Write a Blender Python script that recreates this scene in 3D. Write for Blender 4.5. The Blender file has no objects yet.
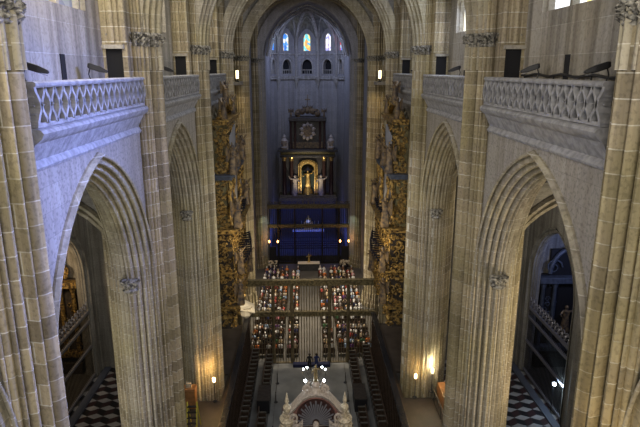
import bpy, bmesh, math, random
from math import sin, cos, pi, radians as R, sqrt
from mathutils import Vector, Matrix, noise
random.seed(7)
C = bpy.context.scene.collection
S = bpy.context.scene
# ------------------------------------------------------------ camera, world, light
CAMH = 27.5
cd = bpy.data.cameras.new('camera'); cam = bpy.data.objects.new('camera', cd); C.objects.link(cam)
cam.location = (-0.45, 0, CAMH)
cam.rotation_euler = (R(90 - 14.5), 0, -math.atan(15.6 / 572))
cd.sensor_width = 36; cd.lens = 555 / 640 * 36; cd.clip_start = .1; cd.clip_end = 400
S.camera = cam
S.view_settings.view_transform = 'Standard'; S.view_settings.look = 'None'
S.view_settings.gamma = 1; S.view_settings.use_curve_mapping = False
S.view_settings.exposure = 0.0
w = bpy.data.worlds.new('world'); S.world = w; w.use_nodes = True
w.node_tree.nodes['Background'].inputs[0].default_value = (.78, .84, 1, 1)
w.node_tree.nodes['Background'].inputs[1].default_value = .22

def light(kind, loc, energy, col, target=None, size=1, size_y=None, spot=60, blend=.6, rad=.2):
    l = bpy.data.lights.new('lamp_' + kind.lower(), kind); o = bpy.data.objects.new('light', l); C.objects.link(o)
    o.location = loc; l.energy = energy; l.color = col
    if kind == 'AREA':
        l.size = size
        if size_y: l.shape = 'RECTANGLE'; l.size_y = size_y
    if kind == 'SPOT': l.spot_size = R(spot); l.spot_blend = blend
    if kind in ('SPOT', 'POINT'): l.shadow_soft_size = rad
    if target is not None:
        o.rotation_euler = (Vector(target) - Vector(loc)).to_track_quat('-Z', 'Y').to_euler()
    return o
BLUE = (.42, .52, 1); COOL = (.72, .8, 1); WARM = (1, .72, .36); NEUT = (1, .9, .74)
# daylight entering through the clerestory windows of each bay
for i, yc in enumerate((6.5, 18.5, 30.5, 42.5)):
    o = light('AREA', (7.9, yc, 31.6), (420, 1050, 460, 280)[i], (.26, .35, 1) if i == 1 else NEUT if i == 0 else COOL, (-7.5, yc + (-3.0 if i == 1 else 1), 23), 4.6, 3)
    if i == 1: o.data.spread = R(66)
    light('AREA', (-7.9, yc, 31.6), (560, 620, 420, 300)[i], (1, .92, .8), (7.5, yc + 3, 16), 4.6, 3)
# unseen fill light added high behind the camera
light('AREA', (0, -6, 33), 2600, (1, .93, .82), (0, 40, 15), 8, 8)
# unseen area lights added to brighten crossing, sanctuary and apse
light('AREA', (0, 55.5, 35.3), 330, (.9, .93, 1), (0, 56, 0), 8, 8)
light('AREA', (0, 83, 33), 760, (.5, .6, 1), (0, 89.5, 20), 6, 5)
light('AREA', (0, 70, 33), 220, (.7, .76, 1), (0, 80, 12), 6, 5)
# lamps of altar rail, choir and aisles, with unseen fill lights added
light('AREA', (-3, 80.5, 5), 190, (.08, .16, 1), (-2, 84, 0), 3, 3)
light('AREA', (3, 80.5, 5), 190, (.08, .16, 1), (2, 84, 0), 3, 3)
light('SPOT', (0, 80, 5), 3400, (1, .84, .6), (0, 88.5, 12), spot=40)  # unseen spot added to brighten the golden niche
light('AREA', (0, 55.5, 23), 2300, (1, .84, .62), (0, 58.5, 0), 6, 6).data.spread = R(75)  # unseen light added overhead to brighten the crowd
for s in (-1, 1):
    light('SPOT', (s * 6.6, 58.0, 26.0), 260, WARM, (s * 6.7, 62.5, 19), spot=100)
    light('SPOT', (s * 6.3, 56, 8), 1300, WARM, (s * 6.6, 62.5, 22), spot=40)
    light('AREA', (s * 2.4, 38, 15), 200, (1, .78, .45), (s * 6.5, 43, 17), 1.2, 1.2)
    light('AREA', (s * 13, 34, 21), 420, NEUT, (s * 19.8, 42, 13), 3, 3)  # unseen aisle fill added to lift the chapel arches
    light('SPOT', (s * 5.4, 73.5, 9), 260, (.8, 1, .8), (s * 6.2, 76.5, 5), spot=50)
light('AREA', (-23, 42, 13), 420, (1, .72, .42), (-23.8, 48, 7), 1.5, 1.5)  # unseen warm light added inside the left chapel
light('AREA', (23, 42, 13), 170, (.4, .5, 1), (23.8, 48, 9), 1.5, 1.5)  # unseen blue light added inside the right chapel
light('AREA', (0, 33, 22), 330, (.9, .93, 1), (0, 41, 0), 4, 3)
light('AREA', (13.5, 17, 13), 800, (1, .82, .55), (8.6, 23, 20), 1.5, 1.5)
light('AREA', (-13.5, 17, 12), 420, (1, .95, .85), (-8.6, 24, 18), 1.5, 1.5)
light('SPOT', (5.9, 9.3, 14.6), 900, (1, .68, .22), (7.1, 11.7, 18.6), spot=42, blend=.9)

# ------------------------------------------------------------ helpers
class MB:
    def __init__(s): s.v = []; s.f = []; s.mi = []; s.m = 0
    def face(s, idx): s.f.append(tuple(idx)); s.mi.append(s.m)
    def poly(s, pts):
        b = len(s.v); s.v += [tuple(p) for p in pts]; s.face(range(b, b + len(pts)))
    def box(s, x0, x1, y0, y1, z0, z1, rz=0, piv=None, taper=1):
        b = len(s.v); cx, cy = (x0 + x1) / 2, (y0 + y1) / 2
        for z, t in ((z0, 1), (z1, taper)):
            for x, y in ((x0, y0), (x1, y0), (x1, y1), (x0, y1)):
                dx, dy = (x - cx) * t, (y - cy) * t
                if rz: dx, dy = dx * cos(rz) - dy * sin(rz), dx * sin(rz) + dy * cos(rz)
                s.v.append((cx + dx, cy + dy, z))
        for q in ((0, 3, 2, 1), (4, 5, 6, 7), (0, 1, 5, 4), (1, 2, 6, 5), (2, 3, 7, 6), (3, 0, 4, 7)):
            s.face([b + i for i in q])
    def rings(s, rings, closed=True, caps=True, loop=False):
        b = len(s.v); n = len(rings[0])
        for r in rings: s.v += [tuple(p) for p in r]
        m = len(rings)
        for i in range(m if loop else m - 1):
            j = (i + 1) % m
            for k in range(n if closed else n - 1):
                l = (k + 1) % n
                s.face((b + i * n + k, b + i * n + l, b + j * n + l, b + j * n + k))
        if caps and closed and not loop:
            s.face([b + k for k in reversed(range(n))]); s.face([b + (m - 1) * n + k for k in range(n)])
    def lathe(s, prof, c=(0, 0, 0), n=16, sx=1, sy=1):
        s.rings([[(c[0] + r * cos(2 * pi * k / n) * sx, c[1] + r * sin(2 * pi * k / n) * sy, c[2] + z) for k in range(n)] for r, z in prof])
    def tube(s, pts, r, n=8, caps=True):
        pts = [Vector(p) for p in pts]; rs = r if isinstance(r, (list, tuple)) else [r] * len(pts)
        out = []; prev = None
        for i, p in enumerate(pts):
            d = (pts[min(i + 1, len(pts) - 1)] - pts[max(i - 1, 0)]).normalized()
            if prev is None:
                a = Vector((0, 0, 1)) if abs(d.z) < .9 else Vector((1, 0, 0))
            else: a = prev
            u = (a - d * a.dot(d)).normalized(); v = d.cross(u); prev = u
            out.append([p + (u * cos(2 * pi * k / n) + v * sin(2 * pi * k / n)) * rs[i] for k in range(n)])
        s.rings(out, True, caps)
    def sphere(s, c, r, n=10, sz=1, sx=1, sy=1):
        m = max(4, n // 2 + 1)
        s.lathe([(max(r * sin(pi * i / m), .002), -r * cos(pi * i / m) * sz) for i in range(m + 1)], c, n, sx, sy)
    def sweep(s, path, prof, L):
        """path: [(P, N)], prof: [(l, n)], L lateral axis"""
        L = Vector(L)
        s.rings([[Vector(P) + L * l + Vector(N) * n for l, n in prof] for P, N in path], False, False)
    def build(s, name, mats, parent=None, smooth=False, loc=None, bevel=0, ang=35):
        me = bpy.data.meshes.new(name); me.from_pydata(s.v, [], s.f)
        if not isinstance(mats, (list, tuple)): mats = [mats]
        for m in mats: me.materials.append(m)
        if len(mats) > 1: me.polygons.foreach_set('material_index', s.mi)
        bm = bmesh.new(); bm.from_mesh(me); bmesh.ops.recalc_face_normals(bm, faces=bm.faces); bm.to_mesh(me); bm.free()
        o = bpy.data.objects.new(name, me); C.objects.link(o)
        if smooth:
            me.polygons.foreach_set('use_smooth', [True] * len(me.polygons))
            try: me.set_sharp_from_angle(angle=R(ang))
            except Exception: pass
        if parent: o.parent = parent
        if loc: o.location = loc
        if bevel:
            b = o.modifiers.new('bevel', 'BEVEL'); b.width = bevel; b.segments = 2; b.limit_method = 'ANGLE'
        return o

def tag(o, label=None, cat=None, group=None, kind=None):
    if label: o['label'] = label
    if cat: o['category'] = cat
    if group: o['group'] = group
    if kind: o['kind'] = kind
    return o
def thing(name, label, cat, loc=(0, 0, 0), rz=0, group=None):
    o = bpy.data.objects.new(name, None); o.empty_display_size = .3; C.objects.link(o)
    o.location = loc; o.rotation_euler = (0, 0, rz); return tag(o, label, cat, group)
def copy_tree(o, parent=None):
    c = o.copy(); C.objects.link(c)
    if parent: c.parent = parent
    for ch in list(o.children): copy_tree(ch, c)
    return c
def dup(o, loc, rz=0, label=None, scale=None):
    c = copy_tree(o); c.location = loc; c.rotation_euler = (0, 0, rz)
    if label: c['label'] = label
    if scale: c.scale = scale
    return c
def struct(o): o['kind'] = 'structure'; return o
ORD = ['first', 'second', 'third', 'fourth', 'fifth', 'sixth', 'seventh', 'eighth', 'ninth', 'tenth', 'eleventh', 'twelfth', 'thirteenth', 'fourteenth', 'fifteenth', 'sixteenth', 'seventeenth', 'eighteenth', 'nineteenth', 'twentieth', 'twenty-first', 'twenty-second', 'twenty-third', 'twenty-fourth', 'twenty-fifth', 'twenty-sixth']
SIDE = {-1: 'left', 1: 'right'}

# ------------------------------------------------------------ materials
def mat(name, col, rough=.7, metal=0, emit=None, es=0, bump=0, bscale=8, var=0, vscale=3, spec=.4, col2=None):
    m = bpy.data.materials.new(name); m.use_nodes = True; nt = m.node_tree; b = nt.nodes['Principled BSDF']
    b.inputs['Base Color'].default_value = (*col, 1); b.inputs['Roughness'].default_value = rough
    b.inputs['Metallic'].default_value = metal; b.inputs['Specular IOR Level'].default_value = spec
    if emit: b.inputs['Emission Color'].default_value = (*emit, 1); b.inputs['Emission Strength'].default_value = es
    tc = nt.nodes.new('ShaderNodeTexCoord')
    if var or col2:
        n = nt.nodes.new('ShaderNodeTexNoise'); n.inputs['Scale'].default_value = vscale; n.inputs['Detail'].default_value = 6
        nt.links.new(tc.outputs['Object'], n.inputs['Vector'])
        r = nt.nodes.new('ShaderNodeValToRGB'); c2 = col2 or tuple(c * (1 - var) for c in col)
        r.color_ramp.elements[0].position = .38; r.color_ramp.elements[1].position = .62
        r.color_ramp.elements[0].color = (*c2, 1); r.color_ramp.elements[1].color = (*col, 1)
        nt.links.new(n.outputs['Fac'], r.inputs['Fac']); nt.links.new(r.outputs['Color'], b.inputs['Base Color'])
    if bump:
        n2 = nt.nodes.new('ShaderNodeTexNoise'); n2.inputs['Scale'].default_value = bscale; n2.inputs['Detail'].default_value = 5
        nt.links.new(tc.outputs['Object'], n2.inputs['Vector'])
        bp = nt.nodes.new('ShaderNodeBump'); bp.inputs['Strength'].default_value = bump; bp.inputs['Distance'].default_value = .08
        nt.links.new(n2.outputs['Fac'], bp.inputs['Height']); nt.links.new(bp.outputs['Normal'], b.inputs['Normal'])
    return m
def stone(name, c1, c2, mortar, bw=1.05, bh=.5, ms=.013, patch=(.45, .40, .22), patch_amt=.5, fleck=.25, streak=.5):
    m = bpy.data.materials.new(name); m.use_nodes = True; nt = m.node_tree; N = nt.nodes; Lk = nt.links; b = N['Principled BSDF']
    b.inputs['Roughness'].default_value = .82; b.inputs['Specular IOR Level'].default_value = .25
    g = N.new('ShaderNodeNewGeometry'); sp = N.new('ShaderNodeSeparateXYZ'); Lk.new(g.outputs['Position'], sp.inputs[0])
    ad = N.new('ShaderNodeMath'); ad.operation = 'ADD'; Lk.new(sp.outputs[0], ad.inputs[0]); Lk.new(sp.outputs[1], ad.inputs[1])
    cb = N.new('ShaderNodeCombineXYZ'); Lk.new(ad.outputs[0], cb.inputs[0]); Lk.new(sp.outputs[2], cb.inputs[1])
    br = N.new('ShaderNodeTexBrick'); Lk.new(cb.outputs[0], br.inputs['Vector'])
    br.inputs['Scale'].default_value = 1; br.inputs['Brick Width'].default_value = bw; br.inputs['Row Height'].default_value = bh
    br.inputs['Mortar Size'].default_value = ms; br.inputs['Mortar Smooth'].default_value = .3
    br.inputs['Color1'].default_value = (*c1, 1); br.inputs['Color2'].default_value = (*c2, 1); br.inputs['Mortar'].default_value = (*mortar, 1)
    # broad weather patches
    n = N.new('ShaderNodeTexNoise'); n.inputs['Scale'].default_value = .35; n.inputs['Detail'].default_value = 4; Lk.new(g.outputs['Position'], n.inputs['Vector'])
    rp = N.new('ShaderNodeValToRGB'); rp.color_ramp.elements[0].position = .42; rp.color_ramp.elements[1].position = .66
    rp.color_ramp.elements[0].color = (0, 0, 0, 1); rp.color_ramp.elements[1].color = (patch_amt,) * 3 + (1,); Lk.new(n.outputs['Fac'], rp.inputs['Fac'])
    mx = N.new('ShaderNodeMixRGB'); Lk.new(rp.outputs['Color'], mx.inputs['Fac']); Lk.new(br.outputs['Color'], mx.inputs[1]); mx.inputs[2].default_value = (*patch, 1)
    # vertical stain streaks, also painting in fluting shade on the clerestory
    mp = N.new('ShaderNodeMapping'); mp.inputs['Scale'].default_value = (1.7, 1.7, .07); Lk.new(g.outputs['Position'], mp.inputs['Vector'])
    n2 = N.new('ShaderNodeTexNoise'); n2.inputs['Scale'].default_value = 1.6; n2.inputs['Detail'].default_value = 5; Lk.new(mp.outputs[0], n2.inputs['Vector'])
    r2 = N.new('ShaderNodeValToRGB'); r2.color_ramp.elements[0].position = .36; r2.color_ramp.elements[1].position = .6
    lo = 1 - streak; r2.color_ramp.elements[0].color = (lo, lo * .97, lo * .92, 1); r2.color_ramp.elements[1].color = (1.0, 1, 1, 1); Lk.new(n2.outputs['Fac'], r2.inputs['Fac'])
    m2 = N.new('ShaderNodeMixRGB'); m2.blend_type = 'MULTIPLY'; m2.inputs['Fac'].default_value = .8; Lk.new(mx.outputs[0], m2.inputs[1]); Lk.new(r2.outputs['Color'], m2.inputs[2])
    # dark flecks
    n3 = N.new('ShaderNodeTexNoise'); n3.inputs['Scale'].default_value = 9; n3.inputs['Detail'].default_value = 8; Lk.new(g.outputs['Position'], n3.inputs['Vector'])
    r3 = N.new('ShaderNodeValToRGB'); r3.color_ramp.elements[0].position = .36; r3.color_ramp.elements[1].position = .5
    r3.color_ramp.elements[0].color = (1 - fleck,) * 3 + (1,); r3.color_ramp.elements[1].color = (1, 1, 1, 1); Lk.new(n3.outputs['Fac'], r3.inputs['Fac'])
    m3 = N.new('ShaderNodeMixRGB'); m3.blend_type = 'MULTIPLY'; m3.inputs['Fac'].default_value = 1; Lk.new(m2.outputs[0], m3.inputs[1]); Lk.new(r3.outputs['Color'], m3.inputs[2])
    Lk.new(m3.outputs[0], b.inputs['Base Color'])
    bp = N.new('ShaderNodeBump'); bp.inputs['Strength'].default_value = .35; bp.inputs['Distance'].default_value = .04
    Lk.new(n3.outputs['Fac'], bp.inputs['Height']); Lk.new(bp.outputs['Normal'], b.inputs['Normal'])
    return m
M = {}
M['pier'] = stone('pier stone', (.53, .45, .31), (.29, .245, .17), (.70, .67, .58), bw=2.6, bh=.56, ms=.016, patch=(.36, .31, .15), patch_amt=.6, streak=.6)
M['wall'] = stone('wall stone', (.40, .375, .34), (.34, .32, .295), (.28, .265, .24), bw=1.5, bh=.7, ms=.008, patch=(.29, .27, .23), patch_amt=.5, fleck=.3, streak=.25)
M['upper'] = stone('clerestory stone', (.44, .41, .36), (.35, .33, .29), (.55, .53, .48), bw=1.7, bh=1.0, ms=.012, patch=(.38, .32, .2), patch_amt=.5, fleck=.2, streak=.55)
M['arch'] = stone('arch stone', (.44, .40, .32), (.35, .32, .26), (.6, .57, .5), bw=9, bh=.55, ms=.015, streak=.4)
M['aisle'] = stone('aisle stone', (.30, .29, .26), (.25, .24, .22), (.35, .33, .3), bw=1.3, bh=.6, ms=.01, patch=(.2, .19, .16))
M['apse'] = stone('apse stone', (.34, .33, .33), (.29, .285, .29), (.27, .27, .27), bw=1.3, bh=.6, ms=.008, patch=(.3, .3, .32), patch_amt=.3, streak=.25)
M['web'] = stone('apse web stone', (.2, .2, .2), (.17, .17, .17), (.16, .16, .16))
M['vault'] = stone('vault stone', (.42, .40, .37), (.37, .36, .34), (.5, .48, .45), bw=.8, bh=.4, ms=.012, patch=(.34, .32, .27))
M['carve'] = mat('carved limestone', (.40, .38, .33), .8, bump=.9, bscale=9, var=.85, vscale=7)
M['rail'] = mat('balustrade limestone', (.37, .37, .385), .8, var=.35, vscale=4, bump=.3)
M['void'] = mat('painted opening shade', (.012, .012, .014), .9)  # near-black colour painting the shade inside openings
M['black'] = mat('black metal', (.015, .015, .018), .45)
M['iron'] = mat('wrought iron', (.035, .033, .03), .45, .6)
M['steel'] = mat('worn steel', (.22, .22, .25), .4, .5)
M['gilt_iron'] = mat('gilded iron bar', (.20, .16, .09), .5, .3, var=.5, vscale=2)
M['gilt_beam'] = mat('gilded frieze', (.20, .165, .085), .5, .3, bump=.8, bscale=6, var=.6, vscale=5)
M['gold'] = mat('gilded carving', (.55, .36, .11), .4, .6, bump=1, bscale=14, col2=(.05, .032, .018), vscale=5)
M['goldflat'] = mat('gold leaf', (.85, .6, .22), .35, .8, var=.5, vscale=6)
M['olive'] = mat('olive gilt panel', (.22, .19, .09), .6, .2, var=.5, vscale=4)
M['darkcase'] = mat('dark organ timber', (.05, .04, .032), .5, var=.5, vscale=4)
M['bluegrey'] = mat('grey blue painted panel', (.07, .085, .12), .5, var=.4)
M['tin'] = mat('tin organ pipe', (.22, .22, .24), .45, .7)
M['trumpet'] = mat('dark trumpet pipe', (.03, .035, .06), .3, .7)
M['statue'] = mat('pale painted statue', (.5, .43, .36), .6, var=.5, vscale=6)
M['statuedark'] = mat('dark bronze statue', (.06, .05, .05), .45, .2, col2=(.24, .17, .09), vscale=4)
M['wood'] = mat('walnut', (.06, .04, .028), .4, var=.5, vscale=5)
M['woodb'] = mat('brown deck boards', (.06, .047, .038), .5, var=.35, vscale=1.3)
M['woodr'] = mat('orange brown wood', (.30, .14, .05), .45, var=.3)
M['seat'] = mat('worn stall arm', (.095, .088, .075), .5, var=.3)
M['carpet'] = mat('grey choir floor', (.22, .225, .22), .8, var=.25, vscale=.8)
M['walk'] = mat('dark grey boards', (.13, .13, .125), .7, var=.3, vscale=1.2)
M['nave_floor'] = mat('stone paving', (.085, .08, .07), .5, var=.3, vscale=.6)
M['t_white'] = mat('white marble tile', (.30, .30, .31), .35, var=.15)
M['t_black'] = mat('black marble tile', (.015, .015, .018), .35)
M['t_red'] = mat('brown red marble tile', (.04, .022, .024), .35)
M['redmarble'] = mat('red brown marble', (.06, .03, .028), .3, var=.5, vscale=5)
M['greymarble'] = mat('dark grey marble', (.05, .048, .055), .4, var=.5, vscale=5)
M['pink'] = mat('pink marble', (.34, .18, .155), .35, var=.3, vscale=4)
M['palemarble'] = mat('pale marble', (.48, .42, .37), .45, var=.35, vscale=7)
M['ivory'] = mat('ivory stone', (.62, .54, .40), .5, var=.5, vscale=9)
M['skin'] = mat('skin', (.55, .36, .27), .6)
M['hair'] = [mat('hair %s' % n, c, .7) for n, c in (('dark', (.02, .014, .01)), ('brown', (.09, .05, .03)), ('grey', (.42, .41, .4)), ('white', (.7, .68, .64)), ('blond', (.42, .3, .14)))]
M['navy'] = mat('navy cloth', (.01, .014, .05), .8)
M['bulb'] = mat('lit white lamp', (1, 1, 1), .4, emit=(.85, .95, 1), es=22)
M['warmbulb'] = mat('lit orange lamp', (1, .6, .3), .4, emit=(1, .4, .12), es=9)
M['warmlamp'] = mat('lit warm lamp', (1, .8, .5), .4, emit=(1, .78, .4), es=7)
M['yellow'] = mat('yellow painted rail', (.5, .42, .05), .5)
M['cloth'] = mat('white cloth', (.7, .62, .48), .8)

def glass(name, base, es, scale=3, cols=None):
    m = bpy.data.materials.new(name); m.use_nodes = True; nt = m.node_tree; b = nt.nodes['Principled BSDF']
    tc = nt.nodes.new('ShaderNodeTexCoord'); v = nt.nodes.new('ShaderNodeTexVoronoi'); v.inputs['Scale'].default_value = scale
    nt.links.new(tc.outputs['Object'], v.inputs['Vector'])
    sp = nt.nodes.new('ShaderNodeSeparateColor'); nt.links.new(v.outputs['Color'], sp.inputs[0])
    r = nt.nodes.new('ShaderNodeValToRGB'); r.color_ramp.interpolation = 'CONSTANT'
    els = r.color_ramp.elements; n = len(cols)
    for i, c in enumerate(cols):
        e = els[i] if i < 2 else els.new(i / n)
        e.position = i / n; e.color = (*c, 1)
    nt.links.new(sp.outputs[0], r.inputs['Fac'])
    b.inputs['Base Color'].default_value = (.1, .1, .1, 1)
    nt.links.new(r.outputs['Color'], b.inputs['Emission Color']); b.inputs['Emission Strength'].default_value = es
    return m
M['gl_yellow'] = glass('pale yellow stained glass', None, 1.5, 1.6, [(1, .95, .75), (1, .8, .3), (.9, .95, 1), (1, 1, .95), (.7, .6, .35), (.95, .95, .9)])
M['gl_dim'] = glass('dim grey blue stained glass', None, .3, 1.6, [(.8, .85, 1), (.5, .6, 1), (.7, .7, .9), (.4, .45, .7)])
M['gl_mid'] = glass('golden stained glass', None, 1.2, 2.2, [(.1, .5, 1), (1, .75, .15), (1, .9, .5), (.2, .8, .9), (1, .5, .1)])
M['gl_blue'] = glass('blue and cream stained glass', None, 1.15, 2.2, [(.05, .25, .9), (.5, .8, 1), (1, .8, .5), (.1, .4, 1), (.9, .95, 1)])
M['gl_pale'] = glass('pale violet stained glass', None, 1.3, 2.4, [(.95, .95, 1), (.55, .5, .9), (1, .9, .95), (.3, .35, .8)])
M['gl_red'] = glass('red and blue stained glass', None, 1.1, 2.2, [(.9, .06, .1), (.1, .3, .9), (.5, .7, .9), (.8, .1, .2)])

# ------------------------------------------------------------ gothic geometry
PY = [0.4, 12.45, 24.5, 36.5, 48.5, 62.5, 76.5]     # pier lines down the nave
PX = 8.1                                            # pier axis either side
def parch(a, r, t):
    Rr = (a * a + r * r) / (2 * a); t = min(abs(t), a)
    return sqrt(max(Rr * Rr - (t + Rr - a) ** 2, 0))
def arch_path(c, L, a, r, spring, n=14, base=None, lat='y'):
    """pointed arch intrados: list of (P, outward N). c=(x,y) centre; lat axis along which it spans"""
    Rr = (a * a + r * r) / (2 * a); out = []
    th1 = math.atan2(r, Rr - a)                      # apex angle at the arc centre
    def mk(u, z, nu, nz):
        if lat == 'y': return (Vector((c[0], c[1] + u, z)), Vector((0, nu, nz)))
        return (Vector((c[0] + u, c[1], z)), Vector((nu, 0, nz)))
    if base is not None: out.append(mk(-a, base, -1, 0))
    left = []
    for i in range(n + 1):
        th = th1 * i / n; left.append((-(a - Rr) * 1 - Rr * cos(th), Rr * sin(th), -cos(th), sin(th)))
    for u, z, nu, nz in left[:-1]: out.append(mk(u, spring + z, nu, nz))
    out.append(mk(0, spring + r, 0, 1 / max(.3, sin(th1))))
    for u, z, nu, nz in reversed(left[:-1]): out.append(mk(-u, spring + z, -nu, nz))
    if base is not None: out.append(mk(a, base, 1, 0))
    return out
def roll_profile(spec, k=5):
    """spec: list of (l, n, bulge) anchor points; between them round rolls"""
    pts = []
    for (l0, n0, b), (l1, n1, _) in zip(spec[:-1], spec[1:]):
        dx, dy = l1 - l0, n1 - n0; ln = math.hypot(dx, dy); px, py = dy / ln, -dx / ln
        for i in range(k):
            t = i / k; h = sin(pi * t) * b * ln
            pts.append((l0 + dx * t + px * h, n0 + dy * t + py * h))
    pts.append(spec[-1][:2]); return pts
def sym(spec):
    return spec + [(-l, n, b) for (l, n, _), b in zip(reversed(spec[:-1]), reversed([q[2] for q in spec[:-1]]))]
def mirror(h): return h + [(-l, n, (h[i - 1][2] if i else 0)) for i, (l, n, b) in reversed(list(enumerate(h)))][0:]
def half(step, depth, w0, edge):
    """outer edge, then rolls parted by deep quirks, to the centre line"""
    h = list(edge); 
    for l0, n0, l1, n1 in step:
        h += [(l0 - .02, n0 + depth, 0), (l0, n0, .5), (l1, n1, 0)]
    return h
def full(h):
    left = roll_profile(h); return left + [(-l, n) for l, n in reversed(left)]
ARC = full(half([(-.80, .46, -.66, .37), (-.60, .31, -.44, .21), (-.38, .15, -.22, .07), (-.16, .0, -.001, .0)], .17, 0, [(-.7, .70, 0), (-.86, .70, 0), (-.97, .62, .3), (-.92, .53, 0)]))
TRV = full(half([(-.76, .60, -.62, .5), (-.56, .40, -.42, .32), (-.36, .22, -.22, .12), (-.16, 0, -.001, 0)], .2, 0, [(-.8, 1.0, 0)]))

def wall_arches(mb, x0, x1, ya, yb, z0, z1, arches, axis='y', n=26):
    """solid wall between planes x0,x1 from ya..yb, with pointed openings [(yc,a,spring,rise,sill)]"""
    cuts = [ya]
    for yc, a, sp, r, sill in arches:
        cuts += [yc - a + 2 * a * i / n for i in range(n + 1)]
    cuts.append(yb)
    def P(x, y, z): return (x, y, z) if axis == 'y' else (y, x, z)
    def low(y, arc):
        yc, a, sp, r, sill = arc; return sp + parch(a, r, y - yc)
    for y_0, y_1 in zip(cuts[:-1], cuts[1:]):
        if y_1 - y_0 < 1e-6: continue
        ym = (y_0 + y_1) / 2; arc = next((q for q in arches if abs(ym - q[0]) < q[1]), None)
        if arc is None: segs = [(z0, z0, z1, z1)]
        else:
            segs = [(low(y_0, arc), low(y_1, arc), z1, z1)]
            if arc[4] > z0: segs.append((z0, z0, arc[4], arc[4]))
        for a0, a1, b1, b0 in segs:
            for x in (x0, x1):
                mb.poly([P(x, y_0, a0), P(x, y_1, a1), P(x, y_1, b1), P(x, y_0, b0)])
            if arc: 
                if a0 > z0: mb.poly([P(x0, y_0, a0), P(x1, y_0, a0), P(x1, y_1, a1), P(x0, y_1, a1)])
                else: mb.poly([P(x0, y_0, b0), P(x1, y_0, b0), P(x1, y_1, b1), P(x0, y_1, b1)])
    for yc, a, sp, r, sill in arches:
        for y in (yc - a, yc + a): mb.poly([P(x0, y, max(sill, z0)), P(x1, y, max(sill, z0)), P(x1, y, sp), P(x0, y, sp)])
    for y in (ya, yb): mb.poly([P(x0, y, z0), P(x1, y, z0), P(x1, y, z1), P(x0, y, z1)])
    mb.poly([P(x0, ya, z1), P(x1, ya, z1), P(x1, yb, z1), P(x0, yb, z1)])

BAYC = [(PY[i] + PY[i + 1]) / 2 for i in range(4)]
SPR, RISE, AA = 18.4, 5.75, 4.45
# floor
fl = MB(); fl.box(-30, 30, -6, 100, -.4, -.02); struct(fl.build('floor', M['nave_floor']))
# rhombic "tumbling block" paving of the aisles
tb = MB(); wd = 1.3; sd = wd / sqrt(3)
for s in (-1, 1):
    for j in range(0, 36):
        for i in range(0, 10):
            cx = s * 10.0 + s * (i * wd) + (s * wd / 2 if j % 2 else 0); cy = 22 + j * 1.5 * sd
            if abs(cx) > 20.3 or cy > 48: continue
            h = [(cx + sd * cos(pi / 6 + k * pi / 3), cy + sd * sin(pi / 6 + k * pi / 3), 0) for k in range(6)]
            c0 = (cx, cy, 0)
            for mi, q in ((0, (h[0], h[1], h[2], c0)), (1, (c0, h[2], h[3], h[4])), (2, (h[0], c0, h[4], h[5]))):
                tb.m = mi; tb.poly(q)
struct(tb.build('floor', [M['t_white'], M['t_black'], M['t_red']]))
# choir floor and raised walkways
cf = MB(); cf.box(-3.6, 3.6, 28, 48.0, -.02, .25); struct(cf.build('floor', M['carpet']))
for s in (-1, 1):
    wk = MB(); a, b = sorted((s * 3.62, s * 8.9)); wk.box(a, b, 28, 48.2, 0, .6); struct(wk.build('floor', M['walk']))

# nave side walls: arcade wall with pointed arches, clerestory wall behind the gallery
for s in (-1, 1):
    mb = MB(); sd_ = SIDE[s]
    wall_arches(mb, s * 7.32, s * 8.9, PY[0], PY[4], 0, 26.0, [(yc, AA + .5, SPR, RISE + .62, 0) for yc in BAYC])
    struct(mb.build('wall_' + sd_, M['wall']))
    mb = MB()
    win = [(yc, 2.9, 31.2, 3.2, 29.55) for yc in BAYC]
    wall_arches(mb, s * 8.3, s * 9.1, PY[0], PY[4], 25.9, 38, win)
    struct(mb.build('wall_' + sd_, M['upper']))
    # gallery floor slab
    mb = MB(); a, b = sorted((s * 7.4, s * 9.3)); mb.box(a, b, PY[0], PY[4], 25.98, 26.1); struct(mb.build('trim_1', M['wall']))
# east of the crossing: choir walls, reaching to the apse
for s in (-1, 1):
    mb = MB(); a, b = sorted((s * 7.4, s * 8.6)); mb.box(a, b, 62.5, 87, 0, 38); struct(mb.build('wall_' + SIDE[s], M['apse']))
    mb = MB(); a, b = sorted((s * 5.75, s * 7.38)); mb.box(a, b, 77.6, 88.2, 0, 38); struct(mb.build('wall_' + SIDE[s], M['apse']))
    # transept arm
    mb = MB()
    a, b = sorted((s * 28, s * 29)); mb.box(a, b, 46, 66, 0, 38)
    struct(mb.build('wall_' + SIDE[s], M['aisle']))
    mb = MB(); a, b = sorted((s * 8.62, s * 28)); mb.box(a, b, 63.6, 64.4, 0, 38); struct(mb.build('wall_' + SIDE[s], M['upper']))
    mb = MB(); wall_arches(mb, 48.1, 49.0, min(s * 9.2, s * 28), max(s * 9.2, s * 28), 0, 38, [(s * 14.5, 4.2, SPR, 6, 0)], axis='x')
    struct(mb.build('wall_' + SIDE[s], M['aisle']))
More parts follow.
